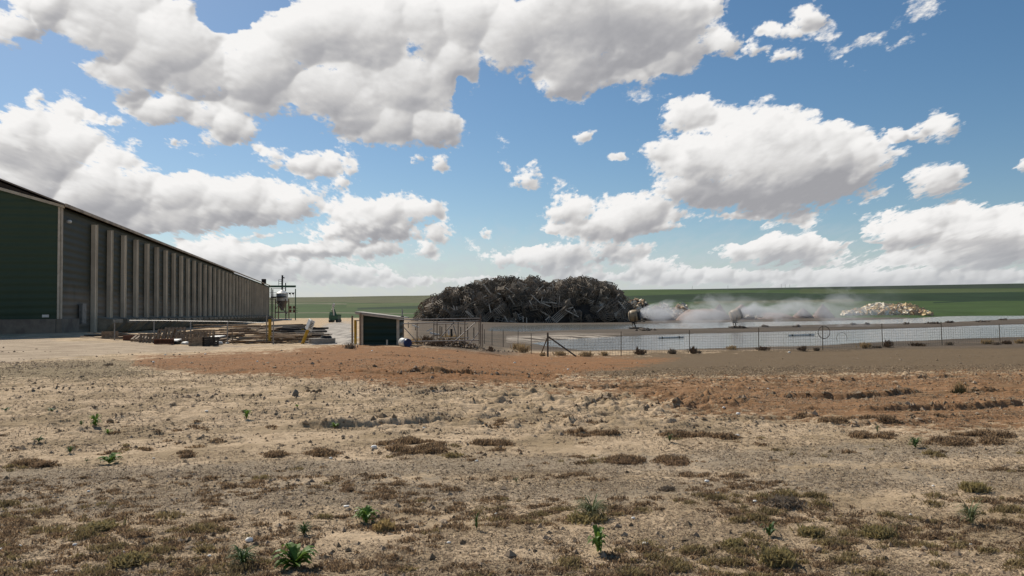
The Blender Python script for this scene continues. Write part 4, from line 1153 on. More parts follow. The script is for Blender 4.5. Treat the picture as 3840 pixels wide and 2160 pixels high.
# floating pipes, berm lumps
def floater(px0, py0, px1, py1, label):
    a = at_z(px0, py0, WZ + .08); b = at_z(px1, py1, WZ + .08)
    t = thing('floating_pipe', a, label, 'pipe'); a = Vector(a); b = Vector(b)
    b_ = MB(); b_.tube([a, b], .11, 10); b_.build('tube', M['white'], t)
    for q in (.12, .8): MB().tube([a.lerp(b, q), a.lerp(b, q + .04)], .13, 10).build('clamp', M['dark'], t)
floater(2468, 1267, 2562, 1264, 'white pipe floating on the near pond in front of the first spray cannon')
floater(2955, 1258, 3052, 1255, 'white pipe floating on the near pond left of the hose hoop')
clod = mat('brown_clod', (.25, .18, .11), .95, (.17, .12, .075), 3)
clod2 = mat('sandy_clod', (.40, .30, .205), .95, (.3, .22, .15), 3)
clod3 = mat('red_clod', (.33, .155, .06), .95, (.24, .115, .05), 3)
pts, rs = [], []
for (cx_, cy_, wx, n) in ((3500, 1214, 22, 60), (3562, 1210, 14, 30), (3760, 1200, 16, 30), (3690, 1208, 30, 30), (3200, 1218, 12, 18), (3255, 1218, 8, 10), (2420, 1240, 28, 40), (2775, 1231, 26, 40), (2870, 1226, 14, 20), (2990, 1226, 10, 12), (3400, 1216, 16, 14)):
    for i in range(n):
        p = g(rnd.gauss(cx_, wx * .5), cy_ + rnd.uniform(-1, 1)); pts.append((p.x, p.y, p.z + rnd.uniform(0, .15))); rs.append(rnd.uniform(.12, .38))
tag(lumps('berm_clods', pts, core_m if False else mat('wet_clod', (.10, .078, .06), .95), rs, 4), 'dark mud clods along the berm between the two ponds', 'mud clods', kind='stuff')

# far side bits: pale line objects on the skyline
for px in (2596, 2730, 2930, 2945, 2962):
    p = at(px, 1083, 1480); zt = at(px, 1072, 1480).z; zg = hz(p.x, p.y)
    tag(MB().tube([(p.x, p.y, zg - 1), (p.x, p.y, zg + 7)], .2, 6).build('utility_pole', M['dark'], origin=(p.x, p.y, zg)), 'tiny utility pole on the far skyline', 'pole', 'utility poles on the skyline')

# ================================================================ plants
leafm = [mat('weed_leaf', (.17, .27, .045), .55, (.10, .18, .03), 30, trans=.3), mat('weed_leaf_dark', (.08, .13, .035), .6, (.05, .09, .028), 30, trans=.25), mat('weed_grey', (.15, .17, .08), .7, trans=.2)]
def weed(name, px, py, wpx, hpx, k, label, n=22, narrow=.16, seed=0, up=.8, cat='weed', m=None):
    p = g(px, py); s = p.y / F
    W = wpx * s / 2 * 1.15; H = hpx * s * 1.1
    r_ = random.Random(seed + int(px)); mb = MB()
    for i in range(n):
        a = r_.uniform(0, 6.283); L = r_.uniform(.55, 1.0)
        base = Vector((r_.uniform(-.06, .06) * W, r_.uniform(-.06, .06) * W, r_.uniform(0, .35) * H))
        out_ = Vector((math.cos(a), math.sin(a) * .9, 0)); side = Vector((-out_.y, out_.x, 0))
        segs = 5; vs = []
        el = r_.uniform(.35, 1.0) * up
        for j in range(segs + 1):
            u = j / segs
            q = base + out_ * (W * L * u) + Vector((0, 0, H * L * (el * math.sin(u * 2.2) * .95 - .15 * u * u)))
            w = narrow * W * (math.sin(math.pi * min(1, u * .93 + .07)) ** .8) * r_.uniform(.85, 1.1) * (1.0)
            tw = Vector((0, 0, .35 * w))
            vs += [q - side * w + tw, q, q + side * w + tw]
        fs = []
        for j in range(segs):
            o = j * 3
            fs += [(o, o + 1, o + 4, o + 3), (o + 1, o + 2, o + 5, o + 4)]
        mb.add(vs, fs)
    mb.v = [(v[0] + p.x, v[1] + p.y, max(v[2], .004) + p.z) for v in mb.v]
    o = mb.build(name, m or leafm[k], origin=p); return tag(o, label, cat)
weed('leafy_weed', 1108, 2135, 165, 75, 0, 'large bright green weed at the bottom edge left of centre', 40, .15, 1)
weed('feathery_weed', 912, 2130, 130, 75, 1, 'dark feathery weed left of the large bright weed at the bottom', 90, .035, 2)
weed('leafy_weed', 1375, 1962, 100, 72, 0, 'bushy green weed just right of two white feathers', 44, .13, 3)
weed('leafy_weed', 2243, 2075, 96, 84, 0, 'upright green weed near the bottom edge right of centre', 22, .18, 4, up=.95)
weed('leafy_weed', 2885, 2012, 72, 52, 1, 'star shaped dark green weed with broad leaves in the right foreground', 15, .15, 5, up=1.0)
weed('feathery_weed', 1788, 1998, 50, 55, 1, 'thin dark weed in the middle foreground', 36, .05, 6, up=1.1)
weed('feathery_weed', 1140, 2010, 80, 60, 1, 'grey green wispy weed above the large bright weed', 60, .04, 7)
weed('feathery_weed', 1937, 1812, 34, 34, 2, 'small wispy weed alone on the grey gravel band', 24, .05, 8)
weed('leafy_weed', 412, 1735, 92, 42, 0, 'spreading green weed on the sand at left above the gravel track', 34, .11, 9)
weed('leafy_weed', 357, 1612, 52, 48, 0, 'upright green weed beside a brown stone at far left', 26, .15, 10)
weed('leafy_weed', 405, 1630, 40, 26, 0, 'small green weed right below the brown stone', 16, .12, 11)
weed('leafy_weed', 305, 1613, 30, 22, 1, 'little dull green weed left of the brown stone weed', 14, .12, 12)
weed('leafy_weed', 145, 1665, 48, 26, 1, 'low green weed near the left edge', 24, .12, 13)
weed('leafy_weed', 262, 1698, 46, 34, 1, 'ragged dark green weed between two low weeds at left', 18, .1, 14)
weed('leafy_weed', 925, 1585, 38, 44, 0, 'upright green weed left of the long clod ridge', 26, .17, 15)
weed('leafy_weed', 1255, 1602, 48, 20, 0, 'flat green weed in front of the long clod ridge', 26, .12, 16)
weed('feathery_weed', 2512, 1662, 36, 34, 1, 'dark weed standing on the tan band right of centre', 34, .07, 17)
weed('feathery_weed', 3432, 1685, 62, 46, 1, 'ragged dark weed right of centre on the pale soil', 44, .06, 18)
weed('feathery_weed', 3290, 1622, 30, 34, 2, 'small grey weed below the red band at right', 24, .06, 19)
weed('feathery_weed', 3640, 1960, 120, 90, 2, 'large pale grey green feathery plant at the right foreground', 90, .03, 20)
weed('feathery_weed', 2220, 1940, 150, 80, 2, 'wide pale wispy plant above the upright weed', 110, .025, 21)
weed('leafy_weed', 1115, 1545, 26, 16, 0, 'tiny green weed beyond the long clod ridge', 12, .13, 22)
weed('leafy_weed', 325, 1735, 26, 16, 1, 'tiny dull weed left of the spreading green weed', 14, .1, 23)
weed('leafy_weed', 20, 1545, 44, 16, 1, 'low green patch at the very left edge', 18, .1, 24)
weed('leafy_weed', 195, 1555, 50, 16, 1, 'low green patch far left beyond the weeds', 20, .08, 25)
drym = [mat('dry_twig', (.24, .16, .095), .9, (.13, .09, .06), 12), mat('straw', (.46, .34, .19), .9, (.32, .23, .13), 12, trans=.3), mat('olive_twig', (.145, .125, .055), .9, (.10, .085, .04), 12), mat('grey_twig', (.27, .215, .16), .9, (.16, .125, .09), 12, trans=.25)]
m_dry0 = mat('clump_brown', (.36, .245, .15), .9, (.2, .135, .085), 20, trans=.4); m_dry1 = mat('clump_gold', (.45, .33, .15), .9, (.3, .22, .10), 20, trans=.4); m_dry2 = mat('clump_olive', (.38, .31, .14), .9, (.23, .18, .09), 20, trans=.35)
def bush(name, px, py, wpx, hpx, m, label, n=160, seed=0, group=None, dark=0):
    p = g(px, py); s = p.y / F; W = wpx * s / 2; H = hpx * s
    r_ = random.Random(seed * 31 + int(px)); mb = MB()
    th = max(.006, s * 1.1)
    for i in range(n):
        a = r_.uniform(0, 6.283); e = r_.uniform(.15, 1.5); L = r_.uniform(.5, 1)
        c = Vector((max(-1, min(1, r_.gauss(0, .32))) * W, max(-.9, min(.9, r_.gauss(0, .28))) * W, r_.uniform(0, .25) * H))
        d = Vector((math.cos(a) * math.cos(e) * W * .6, math.sin(a) * math.cos(e) * W * .5, math.sin(e) * H * .8)) * L
        mid = c + d * .5 + Vector((r_.gauss(0, .1) * W, r_.gauss(0, .1) * W, .12 * H))
        end = c + d
        side = Vector((1, 0, 0)) * th if abs(d.x) < abs(d.z) + abs(d.y) else Vector((0, 0, 1)) * th
        side2 = Vector((0, .5, .3)) * th
        mb.add([c - side, c + side, mid + side, mid - side, end, mid + side2, c + side2], [(0, 1, 2, 3), (3, 2, 4), (1, 6, 5, 2)])
    mb.v = [(v[0] + p.x, v[1] + p.y, v[2] + p.z - .01) for v in mb.v]
    return tag(mb.build(name, m, origin=p), label, 'dry bush' if 'bush' in name else 'weed', group)
for i, (px, py, w, h, k, lab) in enumerate((
        (2400, 1332, 56, 26, 0, 'brown dry bush right of the first wire fence post past the brace'), (2390, 1330, 14, 46, 0, 'thin dry stalk above the brown bush on the near shore'),
        (2520, 1328, 44, 24, 3, 'dark dry bush left of the second fence post'), (2600, 1328, 34, 34, 0, 'dry stalky bush at the foot of the second fence post'), (2620, 1326, 26, 14, 3, 'small dark clump just right of the second fence post'),
        (2200, 1338, 60, 26, 1, 'round straw bush right of the long fence brace'), (2265, 1335, 40, 20, 1, 'low straw bush between brace and fence post'),
        (2745, 1312, 50, 22, 1, 'straw coloured bush between the second and third posts'), (2860, 1316, 60, 20, 0, 'brown clump at the foot of the third fence post'), (3010, 1316, 50, 24, 0, 'dark brown bush left of the hose hoop'),
        (3062, 1314, 28, 16, 3, 'small dark clump just left of the hoop post'), (3245, 1306, 60, 28, 1, 'pale straw bush left of the fifth fence post'), (3290, 1306, 50, 14, 3, 'dark low clump under the pale straw bush'),
        (3332, 1304, 40, 34, 0, 'spiky dark bush right of the fifth fence post'), (3440, 1300, 70, 18, 0, 'low brown clump between the fifth and sixth posts'), (3560, 1296, 36, 16, 3, 'dark clump at the foot of the sixth fence post'),
        (3700, 1290, 60, 24, 1, 'straw bush left of the last fence post'), (3735, 1292, 40, 16, 3, 'dark clump left of the last fence post foot'), (3775, 1290, 40, 20, 0, 'brown clump right of the last fence post'), (3825, 1288, 40, 22, 1, 'straw bush at the right edge by the fence'),
        (1960, 1322, 74, 40, 1, 'large tumbled straw bush left of the corner brace post'), (2035, 1334, 30, 18, 1, 'small straw clump at the left brace foot'), (2100, 1334, 60, 22, 1, 'straw clump under the long fence brace'),
        (1940, 1312, 60, 30, 1, 'straw bush beside the fence posts near the pond tip'), (1840, 1318, 24, 24, 0, 'small brown stalk clump near the gate end'), (1560, 1290, 60, 30, 1, 'dry straw bush behind the barrel'),
        (1600, 1292, 70, 40, 0, 'tangled brown bush behind the long gate'), (1312, 1310, 60, 30, 3, 'grey dry clump below the straight yellow bollard'), (410, 1375, 46, 22, 3, 'dark clump at the corner of the red dirt near the drive'), (3600, 1478, 60, 30, 2, 'olive clump with straw stalks on the red band at right'), (3600, 1474, 54, 52, 1, 'tan straw tuft standing on the red band at right'))):
    bush('dry_bush' if w > 20 else 'dry_stalk', px, py, w, h, drym[k], lab, 130 if w > 20 else 24, i)

for i, (px, py, w, h, k, lab) in enumerate(((875, 1240, 40, 22, 0, 'spiky brown clump alone on the pale track in the middle foreground'), (1570, 1160, 80, 20, 0, 'dark dry clump left of its longer neighbour on the tan band'), (1700, 1163, 86, 20, 0, 'long dry clump on the tan band right of centre'),
        (690, 1148, 56, 16, 0, 'brown dry clump below the long clod ridge at left'), (470, 1148, 44, 14, 0, 'small brown clump right of the spreading green weed'), (112, 1172, 70, 24, 0, 'brown dry clump at far left above the grey gravel'),
        (965, 1335, 60, 40, 1, 'olive upright clump left of the bushy weed'), (2450, 1235, 90, 40, 2, 'olive bushy clump at the right edge of the foreground'), (1955, 1415, 130, 60, 2, 'big yellow green clump in the right foreground corner'),
        (1850, 1375, 60, 30, 2, 'small olive clump left of the star shaped weed'), (1680, 1235, 50, 20, 3, 'grey brown clump on the dark gravel band'), (1970, 1275, 110, 36, 3, 'dark dead clump right of the white chips'), (2040, 1345, 90, 36, 2, 'olive clump right of the star shaped weed'), (2210, 1345, 110, 40, 2, 'wide olive clump in the lower right'), (1480, 1310, 120, 40, 2, 'brown olive clump under the wide wispy plant'), (250, 1330, 120, 36, 2, 'olive brown clump in the left foreground'), (330, 1420, 120, 44, 2, 'large olive clump at the bottom left'))):
    bush('dry_clump', px * 1.4907, py * 1.4907, w * 1.35, h * 1.3, {0: m_dry0, 1: m_dry1, 2: m_dry2, 3: drym[3]}[k], lab, 380, 200 + i)
# brush heap right of the shed
r_ = np.random.RandomState(12)
pts, rs = [], []
bh = g(1705, 1300)
for i in range(900):
    a = r_.normal(0, 1.35); b = r_.normal(0, .5)
    hgt_ = .55 * math.exp(-(a / 1.3) ** 2 - (b / .7) ** 2) * r_.rand() ** .5
    x_, y_ = bh.x + a, bh.y - 1.0 + b
    pts.append((x_, y_, hz(x_, y_) + hgt_)); rs.append(r_.uniform(.03, .11))
tag(lumps('dirt_spoil', pts, [clod, clod2, drym[0]], rs, 13, .8), 'heap of torn brown brush and clods in front of the pipe gate', 'spoil heap', kind='stuff')
bush('dry_bush', 1690, 1288, 110, 46, drym[1], 'straw coloured top of the brush heap before the gate', 260, 77)
bush('dry_bush', 1745, 1306, 110, 26, drym[0], 'grey brown brush on the right of the heap before the gate', 220, 78)
bush('dry_bush', 1640, 1300, 90, 34, drym[0], 'dark brush on the left of the heap before the gate', 200, 79)

# ---- stuff on the soil
def scatter(n, ymin, ymax, seed, power=1.0, fov=.72):
    r = np.random.RandomState(seed)
    t = r.rand(n)
    # area-true inside a fan, thinned with distance
    y = ymin * (ymax / ymin) ** (t ** power)
    x = r.uniform(-fov, fov, n) * (y + 1.2)
    return x, y, r
def pxpy(x, y): return proj(x, y, base_h(x, y))

def sprigs(name, n, ymin, ymax, m, seed, hh=(.02, .055), wd_=(.0022, .004), thr=(.0, .3), sc_=.55, power=1.2, label='', cl=.16, curl=1.0):
    # clusters of short crooked dead stems
    x, y, r = scatter(n, ymin, ymax, seed, power)
    dens = fbm(x / sc_, y / sc_, 3, 90 + seed) + .35 * fbm(x / 2.4, y / 1.6, 2, 95)
    px, py = pxpy(x, y)
    ok = r.rand(n) < sstep(thr[0], thr[1], dens)
    bare = zone(px, py, Z_DRIVE, 5) + zone(px, py, Z_ROAD, 5)
    mid = np.clip(zone(px, py, Z_RED, 20) + zone(px, py, Z_TRACK, 40) * .6 + zone(px, py, Z_GRAV, 50) * .35, 0, 1)
    ok &= (bare < .3) & (r.rand(n) > mid * .9)
    x, y = x[ok], y[ok]; n = len(x)
    z = height(x, y)
    sc2 = np.clip(y / 7, 1, 4.5)
    H = r.uniform(*hh, n) * np.clip(sc2, 1, 1.9); Wd = r.uniform(*wd_, n) * sc2
    a = r.uniform(0, 6.283, n); le = r.uniform(.1, .9, n) * H * curl
    dx, dy = np.cos(a) * le, np.sin(a) * le
    sx_, sy_ = np.cos(a + 1.57 + r.normal(0, .6, n)) * Wd, np.sin(a + 1.57) * Wd * .6
    V = np.zeros((n, 6, 3))
    for j, (u, zz, ww) in enumerate(((0, -.1, 1.1), (.35, .62, 1), (1, 1, .5))):
        jx = r.normal(0, .15, n) * H; 
        V[:, j * 2, 0] = x + dx * u - sx_ * ww + jx; V[:, j * 2 + 1, 0] = x + dx * u + sx_ * ww + jx
        V[:, j * 2, 1] = y + dy * u - sy_ * ww; V[:, j * 2 + 1, 1] = y + dy * u + sy_ * ww
        V[:, j * 2, 2] = V[:, j * 2 + 1, 2] = z + H * zz
    q = np.array([(0, 1, 3, 2), (2, 3, 5, 4)])
    Fq = (q[None] + np.arange(n)[:, None, None] * 6).reshape(-1, 4)
    o = npmesh(name, V.reshape(-1, 3), Fq, m, False)
    return tag(o, label, 'ground cover', kind='stuff')
def cushions(name, cl, m, seed, label, hmax=.045, per=330, wd_=(.0022, .0042)):
    """low cushions of dead stems: (x, y, radius) each"""
    r = np.random.RandomState(seed); X = []
    for (cx, cy, Rr, dn) in cl:
        k = int(per * (Rr / .12) ** 2 * dn / max(1, cy / 7)) + 5
        a = r.uniform(0, 6.283, k); q = r.rand(k) ** .5 * (1 + .35 * np.sin(a * 3 + cx * 9) + .2 * np.sin(a * 5 + cy * 7))
        X.append(np.stack([cx + np.cos(a) * q * Rr * 1.25, cy + np.sin(a) * q * Rr * .9, np.clip(1.1 - q * q * .8, .25, 1), np.full(k, max(1, cy / 6.5)), np.full(k, Rr)], 1))
    X = np.concatenate(X); n = len(X); x, y = X[:, 0], X[:, 1]; z = height(x, y)
    H = r.uniform(.45, 1.0, n) * X[:, 2] * hmax * np.clip(X[:, 4] / .11, .55, 1.3) * X[:, 3] ** .3; Wd = r.uniform(*wd_, n) * X[:, 3]
    a = r.uniform(0, 6.283, n); le = r.uniform(.05, .8, n) * H
    dx, dy = np.cos(a) * le, np.sin(a) * le
    b = r.uniform(0, 6.283, n); sx_, sy_ = np.cos(b) * Wd, np.sin(b) * Wd
    V = np.zeros((n, 6, 3)); jx = r.normal(0, .16, n) * H
    for j, (u, zz, ww) in enumerate(((0, -.1, 1.1), (.3, .6, 1.1), (1, 1, .7))):
        jj = jx * (j == 1)
        V[:, j * 2, 0] = x + dx * u - sx_ * ww + jj; V[:, j * 2 + 1, 0] = x + dx * u + sx_ * ww + jj
        V[:, j * 2, 1] = y + dy * u - sy_ * ww; V[:, j * 2 + 1, 1] = y + dy * u + sy_ * ww
        V[:, j * 2, 2] = V[:, j * 2 + 1, 2] = z + H * zz
    q = np.array([(0, 1, 3, 2), (2, 3, 5, 4)])
    Fq = (q[None] + np.arange(n)[:, None, None] * 6).reshape(-1, 4)
    return tag(npmesh(name, V.reshape(-1, 3), Fq, None, False, mats=m, matidx=np.repeat(r.randint(0, len(m), n), 2)), label, 'ground cover', kind='stuff')
def cushion_spots(n, y0, y1, seed, thr, R0, R1, side=0):
    r = np.random.RandomState(seed); out = []
    while len(out) < n:
        y = y0 * (y1 / y0) ** r.rand(); x = r.uniform(-.72, .72) * (y + .6)
        d = float(fbm(np.array([x / 1.1]), np.array([y / .8]), 3, 300)[0]) + side * (-x / y) * .4
        if d < thr + r.uniform(-.12, .12): continue
        out.append((x, y, r.uniform(R0, R1) * (.6 + .7 * r.rand()), r.uniform(.5, 1.2)))
    return out
m_br = [mat('sprig_brown', (.42, .29, .17), .9, (.28, .19, .11), 5, trans=.42), mat('sprig_dark', (.22, .15, .095), .9, (.14, .10, .065), 5, trans=.3)]
m_ol = [mat('sprig_olive', (.40, .315, .15), .9, (.27, .21, .10), 5, trans=.35), mat('sprig_dun', (.32, .24, .13), .9, (.2, .15, .085), 5, trans=.3)]
cushions('brown_cushions', cushion_spots(2200, 3.8, 7.8, 61, -.22, .015, .085, 1.0) + cushion_spots(110, 7.2, 12, 62, .12, .03, .10), m_br, 63, 'brown cushions of dead stems covering the foreground soil')
cushions('olive_cushions', cushion_spots(520, 3.8, 6.8, 64, -.12, .018, .095, -.5) + cushion_spots(50, 6.6, 10, 65, .2, .03, .09, -.6), m_ol, 66, 'olive green low cushions in patches in the foreground', .06)
bandc = []
for (x0, x1, y_, n) in ((950, 1270, 1118, 15), (950, 1270, 1132, 8), (1440, 1560, 1096, 6), (1640, 1880, 1100, 9), (2150, 2560, 1098, 12), (2300, 2560, 1118, 8), (660, 720, 1141, 2), (450, 490, 1142, 2), (790, 840, 1143, 3), (1545, 1600, 1156, 4), (1665, 1740, 1155, 5), (2080, 2330, 1060, 8), (60, 130, 1166, 3)):
    for i in range(n):
        p = g(rnd.uniform(x0, x1) * 1.4907, (y_ + rnd.uniform(-5, 5)) * 1.4907); bandc.append((p.x, p.y, rnd.uniform(.07, .17), 1.0))
cushions('banded_cushions', bandc, m_br, 67, 'flat brown cushions in a band across the middle ground', .055)

def litter(name, n, ymin, ymax, m, seed, label, L=(.006, .022), W=(.0012, .003), thr=(-.5, .3), lift=.5, power=1.0, near_bias=True):
    """crooked bits of dead stem lying on the soil"""
    x, y, r = scatter(n, ymin, ymax, seed, power)
    d = fbm(x / .5, y / .4, 3, 140 + seed) + .5 * fbm(x / 2.2, y / 1.5, 2, 141)
    px, py = pxpy(x, y)
    ok = (r.rand(n) < sstep(thr[0], thr[1], d)) & (zone(px, py, Z_DRIVE, 5) < .3)
    fade = np.where(y < 8, 1, .6) * (1 - .75 * zone(px, py, Z_RED, 20)) 
    ok &= r.rand(n) < fade
    x, y = x[ok], y[ok]; n = len(x); z = height(x, y); k = np.clip(y / 6, 1, 4)
    Ln = r.uniform(*L, n) * k; Wd = r.uniform(*W, n) * k; a = r.uniform(0, 6.283, n); b = a + r.normal(0, .9, n)
    V = np.zeros((n, 6, 3)); up_ = r.rand(n) ** 2 * Ln * lift
    P0 = (x, y, z + .001); P1 = (x + np.cos(a) * Ln, y + np.sin(a) * Ln, z + up_ + .003 * k); P2 = (P1[0] + np.cos(b) * Ln, P1[1] + np.sin(b) * Ln, z + .002)
    for j, (P_, an) in enumerate(((P0, a), (P1, (a + b) / 2), (P2, b))):
        V[:, j * 2, 0] = P_[0] - np.sin(an) * Wd; V[:, j * 2 + 1, 0] = P_[0] + np.sin(an) * Wd
        V[:, j * 2, 1] = P_[1] + np.cos(an) * Wd; V[:, j * 2 + 1, 1] = P_[1] - np.cos(an) * Wd
        V[:, j * 2, 2] = P_[2]; V[:, j * 2 + 1, 2] = P_[2]
    q = np.array([(0, 1, 3, 2), (2, 3, 5, 4)])
    Fq = (q[None] + np.arange(n)[:, None, None] * 6).reshape(-1, 4)
    return tag(npmesh(name, V.reshape(-1, 3), Fq, None, False, mats=m, matidx=np.repeat(r.randint(0, len(m), n), 2)), label, 'plant litter', kind='stuff')
m_li = [mat('dark_litter', (.12, .085, .058), .95, (.08, .058, .042), 6), mat('brown_litter', (.19, .13, .08), .95), mat('pale_litter', (.42, .32, .20), .95), mat('tan_litter', (.28, .20, .125), .95)]
litter('near_litter', 120000, 3.7, 9.5, m_li[1:], 73, 'brown bits of dead plant between the foreground cushions', thr=(-.2, .4))
litter('plant_litter', 360000, 3.7, 30, m_li, 71, 'dark crooked bits of dead plant lying over the soil')
def clods(name, n, ymin, ymax, m, seed, rr_, label, dens_thr=(-.1, .4), zone_poly=None, power=1.0):
    x, y, r = scatter(n, ymin, ymax, seed, power)
    px, py = pxpy(x, y)
    d = fbm(x / 1.2, y / .8, 3, 120 + seed)
    ok = r.rand(n) < sstep(dens_thr[0], dens_thr[1], d)
    ok &= (r.rand(n) > .7 * zone(px, py, Z_DRIVE, 5))
    if zone_poly is None: ok &= r.rand(len(x)) > .85 * np.clip(zone(px, py, Z_RED, 12) + zone(px, py, Z_RED2, 12) + zone(px, py, Z_GREY, 12), 0, 1)
    if zone_poly is not None:
        w = sum(zone(px, py, zp, 12) for zp in zone_poly); ok &= r.rand(n) < w
    x, y = x[ok], y[ok]; z = height(x, y); n = len(x)
    rad = rr_[0] * (rr_[1] / rr_[0]) ** (r.rand(n) ** 2.2)
    rad = rad * np.clip(y / 9, 1, 2.6)
    return tag(lumps(name, np.stack([x, y, z + rad * .15], 1), m, rad, seed), label, 'clods', kind='stuff')
clods('soil_clods', 23000, 3.7, 42, [clod, clod2, clod2], 5, (.006, .034), 'small soil clods strewn over the bare ground')
clods('gravel', 42000, 3.8, 15, [mat('grey_pebble', (.22, .20, .175), .9), mat('tan_pebble', (.40, .34, .27), .9), mat('dark_pebble', (.10, .09, .08), .9)], 6, (.004, .013), 'fine grey gravel in the old wheel tracks', (-.6, .1), [Z_TRACK, Z_GRAV])
clods('red_clods', 16000, 9, 36, [clod3, clod3, clod3, clod2], 7, (.005, .022), 'small red brown clods on the red dirt', (-.2, .5), [Z_RED, Z_RED2])
# crumbling edges along the ruts
pts, rs = [], []
r_ = np.random.RandomState(44)
for pl, h_ in RUTW:
    L = sum(math.dist(a, b) for a, b in zip(pl[:-1], pl[1:]))
    for i in range(int(L * 34)):
        k = r_.randint(len(pl) - 1); u = r_.rand(); a, b = pl[k], pl[k + 1]
        pts.append((a[0] + (b[0] - a[0]) * u, a[1] + (b[1] - a[1]) * u + r_.normal(0.02, .16))); rs.append(.012 + .05 * r_.rand() ** 3 * (h_ / .08) ** .5)
pa = np.array(pts); za = height(pa[:, 0], pa[:, 1])
tag(lumps('rut_clods', np.stack([pa[:, 0], pa[:, 1], za], 1), [clod, clod, clod2], rs, 9, .8), 'broken clods along the wheel ruts', 'clods', kind='stuff')

# single stones and white chips: one thing each
def stone(px, py, wpx, m, name, label, cat, group=None, sq=.8, seed=0):
    p = g(px, py); s = p.y / F * wpx / 2 * 1.25; r = random.Random(seed + int(px * 3))
    bm = MB(); n = 9; rows = 6
    vs = []
    for i in range(rows):
        th = math.pi * i / (rows - 1)
        for j in range(n):
            k = 1 + r.uniform(-.16, .16)
            vs.append((s * k * math.sin(th) * math.cos(6.283 * j / n), s * .8 * k * math.sin(th) * math.sin(6.283 * j / n), s * sq * k * math.cos(th) + s * sq * .55))
    fs = [(i * n + j, i * n + (j + 1) % n, (i + 1) * n + (j + 1) % n, (i + 1) * n + j) for i in range(rows - 1) for j in range(n)]
    bm.add([(v[0] + p.x, v[1] + p.y, v[2] + p.z) for v in vs], fs)
    return tag(bm.build(name, m, origin=p, smooth=True), label, cat, group)
stone(413, 1596, 20, clod, 'brown_stone', 'brown stone beside the upright green weed at far left', 'stone')
stone(1108, 1495, 20, mat('grey_stone', (.2, .18, .15), .9), 'grey_stone', 'pointed grey stone alone on the sand left of centre', 'stone', sq=1.4)
stone(1840, 1524, 22, clod, 'brown_stone', 'round brown clod stone in the middle of the churned soil', 'stone')
for q, (px, py) in enumerate(((1155, 1484), (1176, 1484), (1197, 1483), (1618, 1472), (1632, 1471), (630, 1588))):
    stone(px, py, 14, clod, 'brown_stone', 'small dark brown stone on the pale soil in the middle distance', 'stone', 'small dark stones')
chipm = mat('white_chip', (.85, .82, .76), .7, (.75, .71, .64), 20)
for q, (px, py, w) in enumerate(((1300, 1905, 18), (1338, 1922, 16), (1403, 1682, 20), (3415, 1958 - 30, 9), (2832, 1892, 15), (2650, 1808, 15), (2690, 1858, 13), (2375, 1946, 14), (2418, 2046, 24), (1683, 2048, 12), (332, 1845, 10), (288, 2002, 18), (280, 2045, 14), (70, 2050, 18), (5, 2062, 16), (462, 2075, 12), (785, 2094, 12), (935, 2040, 26), (210, 2145, 14), (1240, 1718, 12), (2765, 1640, 14), (2768, 1568, 14), (3722, 1494, 12), (2230, 1625, 14), (1590, 1605, 12), (775, 1560, 0 or 10), (2880, 1462, 9), (2715, 1543, 10), (3500, 1824, 9), (1788, 1730, 10), (576, 1718, 8), (3640, 2032, 10), (1860, 1920, 10), (2960, 1324, 9), (575, 1361, 9), (620, 1333, 7), (770, 1332, 7), (1395, 1318, 7), (1930, 1366, 8), (2130, 1384, 8), (965, 1357, 7), (1360, 1290, 7))):
    nm = 'white_feather' if q in (0, 1, 8) else 'white_chip'
    lab = {0: 'white feather left of the bushy green weed', 1: 'white feather touching the bushy green weed', 8: 'white feather in the right foreground below the wide wispy plant'}.get(q)
    if lab: stone(px, py, w, chipm, nm, lab, 'feather', sq=.35)
    else: stone(px, py, w, chipm, nm, 'small white chip lying on the soil', 'chip', 'white chips on the soil', sq=.6)
for (px, py, w, lab) in ((700, 1293, 34, 'white plastic scrap on the gravel edge by the crates'), (815, 1288 + 6, 40, 'crumpled white sheet in front of the brown box'), (852, 1290, 14, 'white bottle by the rail post'), (935, 1288, 24, 'grey boulder at the end of the lumber heap'), (192, 1236, 22, 'pale scrap lying before the barn foundation')):
    stone(px, py, w, M['white']() if 'white' in lab else M['concrete'](), 'plastic_scrap' if 'white' in lab else 'pale_rock', lab, 'scrap', sq=.35)

# ================================================================ light and sky
SUN_AZ, SUN_EL = R(-38), R(45)
S = Vector((math.sin(SUN_AZ) * math.cos(SUN_EL), math.cos(SUN_AZ) * math.cos(SUN_EL), math.sin(SUN_EL)))
sd = bpy.data.lights.new('sun', 'SUN'); sd.energy = 5.0; sd.angle = R(.5); sd.color = (1, .93, .81)
so = bpy.data.objects.new('sun', sd); C.objects.link(so); so.rotation_euler = S.to_track_quat('Z', 'Y').to_euler(); so.location = S * 50

world = bpy.data.worlds.new('World'); sc.world = world; world.use_nodes = True
nt = world.node_tree; nt.nodes.clear(); T = NT(nt)
STR = .1
out = T.n('ShaderNodeOutputWorld'); bg = T.n('ShaderNodeBackground'); nt.links.new(bg.outputs[0], out.inputs[0]); bg.inputs[1].default_value = STR
sky = T.n('ShaderNodeTexSky', sky_type='NISHITA'); sky.sun_disc = False; sky.sun_elevation = SUN_EL; sky.sun_rotation = SUN_AZ
sky.altitude = 300; sky.air_density = 1.0; sky.dust_density = .6; sky.ozone_density = 2.0

